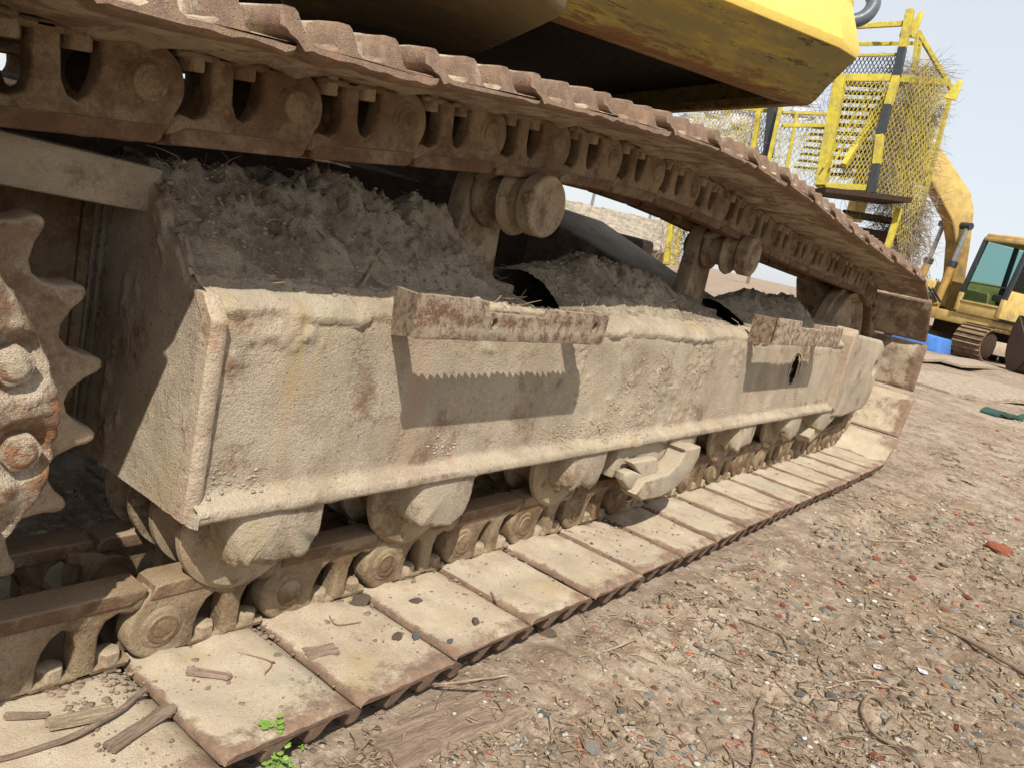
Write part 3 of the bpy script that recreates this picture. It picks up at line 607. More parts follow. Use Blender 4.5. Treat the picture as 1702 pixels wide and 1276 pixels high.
# recess behind sprocket: support plates of the final drive
b=MB(); b.box(-.5,.556,1.205,1.235,.25,.70); b.box(.5535,.575,1.196,1.29,.27,.665); b.build('final_drive_plate',M['link'],EX,False,.004,1)
b=MB(); b.prism([(-.6,.69),(.572,.652),(.585,.712),(-.6,.76)],1.05,1.235); b.build('frame_top_plate',M['frame'],EX,False,.006,2)
b=MB().lathe([(.12,.90),(.15,.91),(.17,1.0),(.17,1.3)],(SX,0,SZ),40); b.build('final_drive_hub',M['link'],EX,30)
# ---- car body between the tracks
b=MB(); b.box(.1,3.3,1.75,3.0,.45,.80); b.box(.0,1.75,1.5,3.0,.5,.79); b.build('car_body',M['dark'],EX,False,.02,2)
def leg(xs,nm):
    b=MB(); n=len(xs)
    for (x,y,zt,w,h) in xs: pass
    V=[];Fc=[]
    for (x,y,zt,w,h) in xs: V+=[(x-w/2,y,zt-h),(x+w/2,y,zt-h),(x+w/2,y,zt),(x-w/2,y,zt)]
    for i in range(n-1):
        for k in range(4): Fc.append((i*4+k,i*4+(k+1)%4,i*4+4+(k+1)%4,i*4+4+k))
    Fc+= [(0,1,2,3),((n-1)*4+3,(n-1)*4+2,(n-1)*4+1,(n-1)*4)]
    b.add(V,Fc); return b.build(nm,M['carbody'],EX,False,.012,2)
leg([(2.9,1.22,.60,.42,.28),(2.8,1.5,.70,.46,.35),(2.6,1.8,.83,.6,.4),(2.4,2.1,.86,.9,.4)],'cross_leg')
leg([(1.15,1.22,.60,.42,.28),(1.3,1.5,.68,.46,.35),(1.5,1.8,.80,.6,.4),(1.8,2.1,.85,.9,.4)],'cross_leg')
# far side frame with its bowed top
b=MB(); pts=[(.3,.80),(1.6,.88),(2.2,.88),(2.8,.86),(3.4,.84),(4.0,.80),(4.5,.72),(4.9,.60)]
b.prism(pts+[(4.9,.40),(.3,.40)],2.42,2.85); b.build('far_side_frame',M['carbody'],EX,False,.03,3)
MB().lathe([(.62,.80),(.62,.98),(.70,.985),(.70,1.07),(.55,1.08),(.55,1.2),(0,1.2)],(2.2,2.35,0),48,'Z').build('slew_ring',M['dark'],EX,30)
# ---- upper structure, slewed
d1=Vector((-.88,.475,0)).normalized(); d2=Vector((.475,.88,0)).normalized(); K=Vector((2.27,.86,0))
def UP(a,b,z): return K+d1*a+d2*b+Vector((0,0,z))
def slab(name,sects,mat,bevel=.02,seg=3,sub=0,openb=False):
    # sects: list of (z,[plan points (a,b)]) stacked
    V=[];Fc=[];n=len(sects[0][1])
    for z,pl in sects: V+=[tuple(UP(a,b,z)) for a,b in pl]
    for s in range(len(sects)-1):
        for i in range(n): Fc.append((s*n+i,s*n+(i+1)%n,(s+1)*n+(i+1)%n,(s+1)*n+i))
    Fc+=[tuple(range((len(sects)-1)*n,len(sects)*n))[::-1]]+([] if openb else [tuple(range(n))])
    b=MB(); b.add(V,Fc); return b.build(name,mat,EX,False,bevel,seg)
def plan(o,c=.075):  # outline grown outward by o with a cut corner at K
    return [(3.2,-o),(.03,-o),(-.03-o*.3,-o*.75),(-.035-o*.3,.05),(-.035-o*.3,2.8),(3.2,2.8)]
slab('counterweight_skirt',[(1.262,plan(-.11)),(1.238,plan(-.10)),(1.236,plan(-.02)),(1.25,plan(0)),(1.29,plan(.03)),(1.362,plan(.10))],M['cwt_dirty'],.008,3,0,True)
slab('counterweight',[(1.362,plan(.101)),(1.385,plan(.104)),(1.50,plan(.035)),(2.1,plan(-.28))],M['cwt'],.016,4)
slab('deck_underside',[(1.33,plan(.02)),(1.355,plan(.02))],M['dark'],0)
b=MB()
bp_=[(float(at(px,py,2,1.2)[0]),float(at(px,py,2,1.2)[1])) for px,py in [(420,-80),(470,16),(640,52),(752,94),(805,90),(905,45),(940,28),(840,-60)]]
b=MB(); b.prism(bp_,1.2,1.33,'Z'); b.build('belly_pan',M['belly'],EX,False,.015,3)
# handrail on the counterweight corner
hp=[at(1400,-40,0,2.62),at(1438,-22,0,2.60),at(1452,2,0,2.58),at(1444,22,0,2.56),at(1425,34,0,2.54),at(1400,36,0,2.52)]
hp=[Vector(p) for p in hp]; sm=[]
for i in range(len(hp)-1):
    for s in range(5):
        t=s/5; p0=hp[max(i-1,0)];p1=hp[i];p2=hp[i+1];p3=hp[min(i+2,len(hp)-1)]
        sm.append(.5*((2*p1)+(-p0+p2)*t+(2*p0-5*p1+4*p2-p3)*t*t+(-p0+3*p1-3*p2+p3)*t**3))
MB().tube(sm+[hp[-1]],.021,14).build('grab_rail',M['greypaint'],EX,60)
# ================================================================== BACKGROUND
def Wv(px,py,D): return Vector(W(px,py,D))
# ---- stair cage
D0=16.5
CG=empty('stair_cage',(float(W(1450,330,D0)[0]),float(W(1450,330,D0)[1]),0)); 
off=-CG.location
tag(CG,'tall yellow stair cage hung with mesh and dead vines behind the track','stair cage')
def cbar(name,a,b,w,mat='yellow',h=None):
    o=MB().bar(Wv(*a),Wv(*b),w*.72,h).build(name,M[mat],CG,False,.006,1); o.location=off; return o
for a,b,w in (((1390,46,D0),(1514,39,D0),.14),((1420,74,D0),(1530,72,D0+1.2),.11),((1400,93,D0),(1494,91,D0),.08),((1525,52,D0+1.2),(1582,150,D0+1.4),.13),((1340,130,D0),(1490,130,D0),.20),((1488,130,D0),(1575,138,D0+1.4),.20),((1300,187,D0),(1376,190,D0),.08),((1300,209,D0),(1372,209,D0),.10),((1362,309,D0),(1441,313,D0),.16),((1120,170,D0+.5),(1310,188,D0+.5),.10),((1130,250,D0+.5),(1280,260,D0+.5),.10),((1528,186,D0+1.4),(1460,186,D0),.06)):
    cbar('rail',a,b,w)
for a,b,w in (((1582,150,D0+1.4),(1532,345,D0+1.4),.13),((1532,345,D0+1.4),(1500,470,D0+1.4),.13),((1529,72,D0+1.2),(1495,317,D0+1.2),.11),((1525,55,D0+.8),(1518,120,D0+.8),.10),((1300,168,D0),(1276,275,D0),.10),((1324,190,D0),(1308,280,D0),.08),((1397,130,D0),(1364,310,D0),.30),((1495,348,D0),(1474,415,D0),.17),((1474,415,D0),(1458,480,D0),.17),((1120,330,D0+.5),(1108,440,D0+.5),.16),((1120,440,D0+2),(1160,200,D0+2),.14),((1240,330,D0+.5),(1262,180,D0+.5),.14),((1190,330,D0+2),(1210,180,D0+2),.14)):
    cbar('post',a,b,w)
ps=[(1513,18),(1500,81),(1490,128),(1476,176),(1463,225),(1457,274),(1448,322)]
for i in range(len(ps)-1): cbar('striped_post',(*ps[i],D0-.1),(*ps[i+1],D0-.1),.21,'yellow' if i%2==0 else 'black')
cbar('striped_post',(1286,160,D0+.3),(1276,262,D0+.3),.24,'black')
for a,b in (((1513,14),(1505,60)),((1532,20),(1510,62)),((1597,134),(1578,165))):
    o=MB(); A,B=Wv(*a,D0),Wv(*b,D0); n=(B-A).cross(Vector((1,0,0))).normalized()*.09; o.add([A-n*.5,A+n*.5,B+n*1.4,B-n*1.4]+[p+Vector((.05,0,0)) for p in (A-n*.5,A+n*.5,B+n*1.4,B-n*1.4)],[(0,1,2,3),(7,6,5,4),(0,4,5,1),(1,5,6,2),(2,6,7,3),(3,7,4,0)]); q=o.build('lug',M['yellow'],CG,False,.008,1); q.location=off
# stringers, handrails, treads
for dx,w in ((0,.16),(-22,.05),(-34,.05)): cbar('stringer' if dx==0 else 'handrail',(1490+dx,132,D0+.8),(1402+dx,276 if dx==0 else 280,D0-.2),w)
cbar('stringer',(1480,200,D0+1.3),(1450,262,D0+1),.10,'yellow')
for k in range(12):
    y=140+13.6*k; x0=1400-2.45*k; 
    o=MB().bar(Wv(x0,y,D0+.9-.05*k),Wv(x0+66-.6*k,y+3,D0+.9-.05*k),.26,.05).build('tread',M['carbody'],CG,False,.004,1); o.location=off
for k in range(7):
    y=212+11*k; o=MB().bar(Wv(1352-5*k,y,D0+1.2),Wv(1385-5*k,y+3,D0+1.2),.22,.03).build('tread',M['yellow'],CG); o.location=off
o=MB().bar(Wv(1352,318,D0+.2),Wv(1490,335,D0+.2),1.4,.10).build('deck',M['dark'],CG); o.location=off
for (x0,y0,x1,y1,dd) in ((1395,345,1490,372,.6),(1420,375,1480,402,.7),(1452,300,1500,335,1.9)):
    A,B=Wv(x0,y0,D0+dd),Wv(x1,y1,D0+dd); c=(A+B)/2; s=abs(A.z-B.z)/2; o=MB().box(c.x-.1,c.x+.9,min(A.y,B.y),max(A.y,B.y),c.z-s,c.z+s).build('machine_box',M['dark'],CG,False,.02,1); o.location=off
# expanded metal panels
def meshpanel(q,n,w=.012,name='mesh_panel',mat='yellow'):
    A,B,C_,Dq=[Wv(*p) for p in q]; b=MB()
    def pt(u,v): return (A*(1-u)+B*u)*(1-v)+(Dq*(1-u)+C_*u)*v
    asp=(A-Dq).length/max((A-B).length,.01); nv=max(2,int(n*asp*.6))
    for i in range(-nv,n+1):
        # going down-right: u=i/n + t, v=t*...
        for sgn in (1,-1):
            segs=[]
            for j in range(nv):
                u0=(i+j)/n; u1=(i+j+1)/n
                if sgn<0: u0,u1=1-u0,1-u1
                if min(u0,u1)<-1e-6 or max(u0,u1)>1+1e-6: continue
                b.bar(pt(u0,j/nv),pt(u1,(j+1)/nv),w,w)
    o=b.build(name,M[mat],CG,fixn=False); o.location=off; o['kind']='stuff'; return o
meshpanel([(1400,92,D0+.1),(1492,92,D0+.1),(1486,130,D0+.1),(1392,130,D0+.1)],14,.014,mat='black')
meshpanel([(1400,132,D0-.05),(1488,132,D0-.05),(1444,310,D0-.05),(1366,308,D0-.05)],12,.011)
meshpanel([(1302,190,D0+.05),(1374,190,D0+.05),(1364,300,D0+.05),(1280,285,D0+.05)],10,.010)
meshpanel([(1150,180,D0+.6),(1300,168,D0+.6),(1280,262,D0+.6),(1130,250,D0+.6)],26,.010)
meshpanel([(1495,130,D0+.2),(1578,150,D0+.5),(1530,350,D0+.5),(1446,320,D0+.2)],12,.010)
meshpanel([(1535,85,D0+.3),(1578,150,D0+.5),(1500,440,D0+.5),(1475,330,D0+.3)],9,.008)
# hanging pale plastic strips behind the mesh
for (x0,y0,x1,y1,w) in ((1428,240,1402,300,.22),(1452,215,1432,300,.20),(1475,190,1462,320,.26),(1502,140,1478,320,.35),(1520,230,1505,330,.3),(1560,190,1542,250,.3),(1150,190,1140,300,.5),(1195,190,1180,300,.6),(1232,180,1220,300,.5),(1350,140,1330,200,.5)):
    sh=MB(); pts=[Wv(x0+(x1-x0)*t,y0+(y1-y0)*t,D0+1.9)+Vector((0,.05*math.sin(t*19+x0),0)) for t in np.linspace(0,1,14)]; V=[]
    for i,a in enumerate(pts):
        k=w*(.7+.5*abs(math.sin(i*1.3+x0))); s=Vector((0,k/2,0)); dq=Vector((.08*math.sin(i*1.7),0,0)); V+=[a-s,a+dq*.4,a+s+dq,a+s+dq+Vector((.01,0,0)),a-s+Vector((.01,0,0))]
    n=len(pts); sh.add(V,[(i*5+k,i*5+(k+1)%5,i*5+5+(k+1)%5,i*5+5+k) for i in range(n-1) for k in range(5)])
    o=sh.build('plastic_sheet',M['silver'],CG); o.location=off
# dead vines
vb=MB(); R=random.Random(5)
def vine_cloud(n,fx,D,r=.008,L=.5,seg=5):
    for _ in range(n):
        px,py=fx(); p=Wv(px,py,D+R.uniform(-.35,.35)); d=Vector((R.uniform(-.3,.3),R.uniform(-.6,.6),R.uniform(-1,.3))).normalized(); pts=[p]
        for k in range(seg): d=(d+Vector((R.uniform(-.35,.35),R.uniform(-.45,.45),R.uniform(-.4,.25)))).normalized(); pts.append(pts[-1]+d*L/seg)
        q=r*R.uniform(.4,1.3); vb.tube(pts,[q*(1-.14*k) for k in range(len(pts))],3,False)
def f1():
    t=R.random(); y=110+t*340; x=1545-(y-110)*.20; return x+R.gauss(0,9+8*t)-3,y
def f2(): y=R.uniform(95,330); return 1508-(y-95)*.2+R.gauss(0,24),y
def f3(): y=R.uniform(330,440); return 1505-(y-330)*.25+R.gauss(0,14)+25,y
def f4(): return R.uniform(1120,1300),R.gauss(215,30)
def f5(): y=R.uniform(130,300); return 1370-(y-130)*.1+R.gauss(0,45),y
vine_cloud(2600,f1,D0+1.2,.0075,.7); vine_cloud(1100,f2,D0+.5,.005,.7); vine_cloud(500,f3,D0+.8); vine_cloud(500,f4,D0+.9,.005,.7); vine_cloud(260,f5,D0+.9,.005,.7)
def f6(): return R.uniform(1095,1160),R.uniform(330,460)
vine_cloud(200,f6,D0+.6,.009)
tag(vb.build('dead_vines',M['vine'],None,fixn=False),'dry brown vine tangle draped over the yellow stair cage','vines',kind='stuff')
# ---- far excavator
G=at(1618,592,2,GZ); DX=math.hypot(*G[:2]); s_=19.6/ (RW[:,2]@(G-CAMP)); G=CAMP+(G-CAMP)*s_; 
E2=empty('excavator',(float(G[0]),float(G[1]),GZ),math.radians(150)); tag(E2,'small yellow excavator parked in the yard at the right, glazed cab facing the camera','excavator')
def e2(mb,name,mat,par=None,bev=.02,seg=2,sm=False):
    return mb.build(name,M[mat],par or E2,sm,bev,seg)
# tracks: local x forward, y left
def far_track(y0,n):
    r=.42; L=3.0
    per=[]; pts=[]
    for a in np.linspace(-90,90,12): pts.append((.0+r*math.cos(math.radians(a)),r+r*math.sin(math.radians(a))))
    for x in np.arange(-.2,-L,-.2): pts.append((x,2*r))
    for a in np.linspace(90,270,12): pts.append((-L+r*math.cos(math.radians(a)),r+r*math.sin(math.radians(a))))
    for x in np.arange(-L+.2,0,.2): pts.append((x,0))
    for i in range(len(pts)):
        a=pts[i];c=pts[(i+1)%len(pts)]; t=Vector((c[0]-a[0],0,c[1]-a[1])); 
        if t.length<.01: continue
        nrm=Vector((t.z,0,-t.x)).normalized(); A=Vector((a[0],y0,a[1])); C=Vector((c[0],y0,c[1]))-t*.12
        b=MB(); V=[]
        for p in (A,C):
            for yy in (-.38,.38): V.append(p+Vector((0,yy,0)))
        V2=[v-nrm*.035 for v in V]; gz=[v+nrm*.03 for v in (V[0],V[1])]; 
        b.add(V+V2,[(0,1,3,2),(4,6,7,5),(0,2,6,4),(1,5,7,3),(0,4,5,1),(2,3,7,6)]); g0=V[0]+nrm*.035; g1=V[1]+nrm*.035; b.add([V[0],V[1],g1,g0,V[0]+t*.25,V[1]+t*.25],[(0,1,2,3),(3,2,5,4)])
        b.build('track_shoe',M['rail'],E2,fixn=False)
    f=MB(); f.prism([(-.25,.22),(-.2,.55),(-L+.3,.55),(-L+.3,.22)],y0-.30,y0+.30); tag(f.build('track_frame',M['frame'],E2,False,.03,2))
    for k in range(6):
        MB().lathe([(0,-.02),(.09,-.02),(.10,0),(.10,.1)],(-.35-k*.4,y0-.1,.16),12).build('track_roller',M['dark'],E2)
    MB().lathe([(.0,-.30),(.24,-.30),(.3,-.25),(.33,0),(.33,.25),(.24,.30),(0,.30)],(0,y0,r),20).build('idler_wheel',M['dark'],E2,30)
far_track(0,0); far_track(-2.2,0)
for o_ in []: pass
e2(MB().box(-2.4,-.6,-1.9,-.4,.45,.86),'car_body','dark')
e2(MB().lathe([(.0,.9),(.6,.9),(.6,1.0),(0,1.0)],(-1.2,-.9,-.1),24,'Z'),'slew_ring','dark',None,0,1,30)
# upper structure is slewed a little relative to the tracks
UPp=None
def U(x,y,z): return (x*1.05-1.2,y*1.2-1.30,.85+(z-1.2)*1.15)
def ubox(x0,x1,y0,y1,z0,z1,name,mat,bev=.03):
    a=U(x0,y0,z0);c=U(x1,y1,z1); return e2(MB().box(a[0],c[0],a[1],c[1],a[2],c[2]),name,mat,None,bev,2)
ubox(-2.6,1.20,-1.25,1.25,1.12,1.36,'deck','yellow2')
ubox(-2.7,-1.1,-1.3,1.3,1.42,2.2,'engine_cover','yellow2',.08)
ubox(-1.1,1.2,-1.3,-.45,1.42,1.95,'side_box','yellow2',.05)
# far boom: between cab and side box, rises forward of the machine
def boom():
    yc=-.0
    up=[(-.15,.9),(.1,2.0),(.35,3.0),(.55,3.65),(.85,4.05),(2.2,4.8),(4,5.5)]; lo=[(.4,.9),(.6,2.0),(.85,2.75),(1.2,3.25),(2.4,4.1),(3,4.45),(4,4.9)]
    up=[(a,1.2+(z-.85)/1.15) for a,z in up]; lo=[(a,1.2+(z-.85)/1.15) for a,z in lo]
    lo=[(a-.10,z) for a,z in lo]
    for nm,mt,pol in (('boom','yellow2',up[2:]+lo[2:][::-1]),('boom_foot','yellowdim',up[:3]+lo[:3][::-1])):  # boom split so its lower part carries shade as a darker paint
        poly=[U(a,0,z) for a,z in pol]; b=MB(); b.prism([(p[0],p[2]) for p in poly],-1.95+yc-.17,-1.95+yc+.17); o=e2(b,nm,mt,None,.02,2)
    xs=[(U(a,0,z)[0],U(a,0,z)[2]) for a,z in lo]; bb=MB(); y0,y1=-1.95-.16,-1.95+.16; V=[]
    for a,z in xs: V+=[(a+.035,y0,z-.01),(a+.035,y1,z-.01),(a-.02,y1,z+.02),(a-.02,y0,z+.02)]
    bb.add(V,[(i*4+k,i*4+(k+1)%4,i*4+4+(k+1)%4,i*4+4+k) for i in range(len(xs)-1) for k in range(4)]); q=bb.build('boom_front_shade',M['yellowdim'],E2); q['label']='front strip of the boom with shade painted into its colour'  # dark strip added to paint shade along the boom front
    return o
BM=boom()
for yy in (-.86,-.24):
    a=Vector(U(1.05,yy,1.3)); b_=Vector(U(.80,yy,3.25)); mpt=a.lerp(b_,.58)
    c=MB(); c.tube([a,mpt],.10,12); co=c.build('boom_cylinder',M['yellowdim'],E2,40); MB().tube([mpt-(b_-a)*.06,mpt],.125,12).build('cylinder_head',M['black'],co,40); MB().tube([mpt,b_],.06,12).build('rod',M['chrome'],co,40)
MB().tube([U(.80,-.94,3.25),U(.80,-.16,3.25)],.09,12).build('boom_pin',M['black'],E2,40)
ar=MB(); ar.prism([(U(3.9,0,0)[0],5.3),(U(4.4,0,0)[0],5.2),(U(4.2,0,0)[0],2.6),(U(3.9,0,0)[0],2.6)],-1.95-.14,-1.95+.14); e2(ar,'arm','yellow2')
# hoses
for k in range(5):
    MB().tube([U(1.1,-.5+.1*k,1.5),U(1.5,-.5+.1*k,1.75),U(1.55,-.5+.1*k,1.5),U(1.4,-.5+.1*k,1.2)],.03,6).build('hose',M['black'],E2,40)
# cab
CB=empty('cab',(0,0,0)); CB.parent=E2; CB['label']='glazed cab with dusty yellow frame'
cx0,cx1,cy0,cy1,cz0,cz1=-.55,1.2,.42,1.38,1.36,3.05
def cp(*a): return Vector(U(*a))
def cb(name,a,b_,w,mat='yellow2'): return MB().bar(cp(*a),cp(*b_),w,w*1.2,(0,1,0)).build(name,M[mat],CB,False,.012,2)
FR=[(1.22,1.75),(1.05,2.95)]  # windscreen bottom/top x,z
for y in (cy0,cy1):
    cb('pillar',(1.22,y,1.40),(1.22,y,1.80),.09); cb('pillar',(1.22,y,1.78),(1.0,y,2.98),.09,'black'); cb('pillar',(-.1,y,1.4),(-.1,y,3.0),.09,'black'); cb('pillar',(-.55,y,1.4),(-.55,y,3.0),.10); cb('roof_rail',(1.02,y,3.0),(-.55,y,3.03),.10)
cb('cross_bar',(1.0,cy0,3.0),(1.0,cy1,3.0),.10); cb('cross_bar',(1.19,cy0,2.03),(1.19,cy1,2.03),.03,'black'); cb('cross_bar',(1.23,cy0,1.62),(1.23,cy1,1.62),.05)
def cbox(name,x0,x1,y0,y1,z0,z1,mat,bev=.02):
    a=U(x0,y0,z0);c=U(x1,y1,z1); return MB().box(a[0],c[0],a[1],c[1],a[2],c[2]).build(name,M[mat],CB,False,bev,2)
cbox('front_panel',1.17,1.24,cy0,cy1,1.36,1.60,'yellow2'); cbox('roof',-.58,1.02,cy0-.02,cy1+.02,3.02,3.12,'yellow2',.04)
cbox('door_panel',-.1,1.2,cy1,cy1+.03,1.4,2.0,'yellow2'); cbox('floor',-.55,1.18,cy0+.04,cy1-.04,1.34,1.40,'inside')
cbox('back_panel',-.56,-.52,cy0+.04,cy1-.04,1.4,2.1,'inside'); 
def pane(name,q):
    A=[cp(*p) for p in q]; n=(A[1]-A[0]).cross(A[2]-A[0]).normalized()*.008; MB().add([p for p in A]+[p+n for p in A],[(0,1,2,3),(7,6,5,4),(0,4,5,1),(1,5,6,2),(2,6,7,3),(3,7,4,0)]).build(name,M['glass'],CB)
pane('windscreen',[(1.22,cy0+.05,1.66),(1.22,cy1-.05,1.66),(1.02,cy1-.05,2.93),(1.02,cy0+.05,2.93)])
pane('side_window',[(1.15,cy1,2.03),(-.05,cy1,2.03),(-.05,cy1,2.95),(.97,cy1,2.95)]); pane('side_window',[(1.15,cy0,1.5),(-.5,cy0,1.5),(-.5,cy0,2.95),(.97,cy0,2.95)]); pane('rear_window',[(-.54,cy0+.06,2.1),(-.54,cy1-.06,2.1),(-.54,cy1-.06,2.92),(-.54,cy0+.06,2.92)])
st=empty('seat',(0,0,0)); st.parent=E2
for nm,bx in (('seat_cushion',(.0,.55,.65,1.15,1.75,1.9)),('backrest',(-.1,.08,.65,1.15,1.9,2.5)),('headrest',(-.1,.04,.76,1.04,2.52,2.72))):
    a=U(bx[0],bx[2],bx[4]);c=U(bx[1],bx[3],bx[5]); MB().box(a[0],c[0],a[1],c[1],a[2],c[2]).build(nm,M['seat' if nm!='headrest' else 'black'],st,False,.04,3)
# ---- things beside it
o=MB().prism([(0,0),(1.5,.1),(1.6,.5),(.1,.45)],-.9,.9).build('tarp',M['tarp'],None,False,.03,2); p=W(1572,578,18.4); o.location=(p[0],p[1],GZ+.0); o.rotation_euler=(0,0,1.4); o.scale=(.7,.5,.8); tag(o,'bright blue plastic sheet on the ground beyond the near track','tarp')
o=MB().box(-.9,.9,-.6,.6,0,.75).build('tarp',M['tarp'],None,False,.12,3); p=W(1668,550,25); o.location=(p[0],p[1],GZ); tag(o,'blue plastic cover half hidden behind the small excavator track','tarp')
_b=W(1748,575,17); bk=empty('bucket',(float(_b[0]),float(_b[1]),GZ)); bk.location.z=GZ; tag(bk,'dull grey excavator bucket at the right edge of the yard','bucket')
bp=MB()
prof=arc(0,.75,.75,200,400,14); V=[];n=len(prof)
for y in (-.6,.6):
    V+=[(a,y,z) for a,z in prof]+[(a*.94,y,.75+(z-.75)*.94) for a,z in prof]
Fc=[]
for i in range(n-1): Fc+=[(i,i+1,2*n+i+1,2*n+i),(n+i,3*n+i,3*n+i+1,n+i+1),(i,n+i,n+i+1,i+1),(2*n+i,2*n+i+1,3*n+i+1,3*n+i)]
bp.add(V,Fc); bp.build('shell',M['carbody'],bk,40)
for y in (-.6,.58): MB().prism(prof,y,y+.02).build('side_plate',M['carbody'],bk)
bk.rotation_euler=(0,0,.4)
# boards on the ground
def board(px0,py0,px1,py1,w,th,mat,lab,cat='board',wig=.03,z=GZ+.02,nm='board'):
    A=Vector(at(px0,py0,2,z));B=Vector(at(px1,py1,2,z)); d=(B-A); L=d.length; d.normalize(); s=d.cross(Vector((0,0,1))); n=40; V=[];R_=random.Random(int(px0+py0))
    for i in range(n+1):
        t=i/n; c=Vector((t*L,0,wig*math.sin(t*7+px0)+wig*.5*math.sin(t*17))); e=w/2*(1+.08*math.sin(t*9+2)+.06*math.sin(t*31)); f=w/2*(1+.08*math.sin(t*11)+.05*math.sin(t*23))
        V+=[c+Vector((0,-e,0)),c+Vector((0,f,0)),c+Vector((0,f,th)),c+Vector((0,-e,th))]
    Fc=[(i*4+k,i*4+(k+1)%4,i*4+4+(k+1)%4,i*4+4+k) for i in range(n) for k in range(4)]+[(0,1,2,3),(n*4+3,n*4+2,n*4+1,n*4)]
    o=MB().add(V,Fc).build(nm,M[mat],None,30); o.location=A; o.rotation_euler=(0,0,math.atan2(d.y,d.x)); tag(o,lab,cat); return o
board(1480,628,1760,668,1.3,.05,'plywood','long warped board lying nearest the track on the yard',wig=.035)
board(1490,592,1720,612,.8,.04,'plywood','narrow dark-edged plank in front of the small excavator')
board(1560,604,1800,622,.7,.04,'plywood','flat grey plank right of the small excavator track')
board(1475,664,1800,722,.9,.012,'plywood','thin dusty sheet half buried in soil beside the front idler',wig=.01,z=GZ+.004)
o=board(1640,690,1720,698,.14,.03,'greennet','dark green net strip on the boards at the right edge','net')
# distant buildings, poles and trees seen through the gap and past the machines
def gp(px,py,D): p=W(px,py,D); return (float(p[0]),float(p[1]))
bx,by=gp(1010,400,34)
BL=empty('shed',(bx,by,GZ)); BL.rotation_euler=(0,0,math.atan2(by,bx)); tag(BL,'low shed with a reed covered roof seen under the track between the carrier rollers','shed')
MB().box(.3,6,-2.5,6,0,1.0).build('wall',M['roof'],BL)
for k in range(24):
    rb=MB(); y=-3.1+k*.42; rb.box(-.2,3.8,y,y+.40,0,.07,Matrix.Translation((0,0,.95+.02*(k%3)))@Matrix.Rotation(-.35,4,'Y')); rb.build('roof_sheet',M['roof'],BL)
def pole(px,py0,D,h,lab):
    x,y=gp(px,py0,D); o=MB().tube([(0,0,0),(0,0,h)],[.14,.09],8).build('power_pole',M['stoneg'],None,40); o.location=(x,y,GZ); c=MB(); c.box(-.04,.04,-.9,.9,h-.7,h-.6); c.build('crossarm',M['stoneg'],o); tag(o,lab,'pole','power poles behind the yard')
pole(985,335,60,8.5,'grey power pole left of the shed roof ridge in the gap'); pole(1078,370,70,9,'grey power pole near the yellow post in the gap')
R=random.Random(9)
def tree(x,y,h,lab,grp='trees on the far side of the yard'):
    t=empty('tree',(x,y,GZ)); tag(t,lab,'tree',grp)
    MB().tube([(0,0,0),(.05,.1,h*.3),(0,0,h*.75)],[h*.03,h*.022,h*.008],7).build('trunk',M['twig'],t,40)
    V=[];Fc=[]
    for k in range(int(900)):
        u=R.gauss(0,1);v=R.gauss(0,1);w=R.gauss(0,1); L=math.sqrt(u*u+v*v+w*w); r=h*.30*(R.random()**.4)*(1+.35*math.sin(u*5+v*3)); c=Vector((u/L*r,v/L*r,h*.68+w/L*r*.95)); s=h*.03
        a=Vector((R.gauss(0,1),R.gauss(0,1),R.gauss(0,1))).normalized()*s; b_=Vector((R.gauss(0,1),R.gauss(0,1),R.gauss(0,1))).normalized()*s; n=len(V); V+=[c,c+a,c+a+b_,c+b_]; Fc.append((n,n+1,n+2,n+3))
    make('crown',V,Fc,M['tree'],t)
for i,(px,D,h,l) in enumerate(((1535,75,4.5,'dark tree right of the vines'),(1560,80,4.,'low dark tree beyond the boom foot'),(1480,90,6,'far tree behind the stair cage'),(1095,60,4,'small tree beside the yellow post in the gap'),(1240,80,6,'far tree left of the stair cage'),(1640,85,4,'far tree behind the small excavator cab'),(1700,95,5,'far tree at the right edge'))):
    x,y=gp(px,480,D); tree(x,y,h,l)
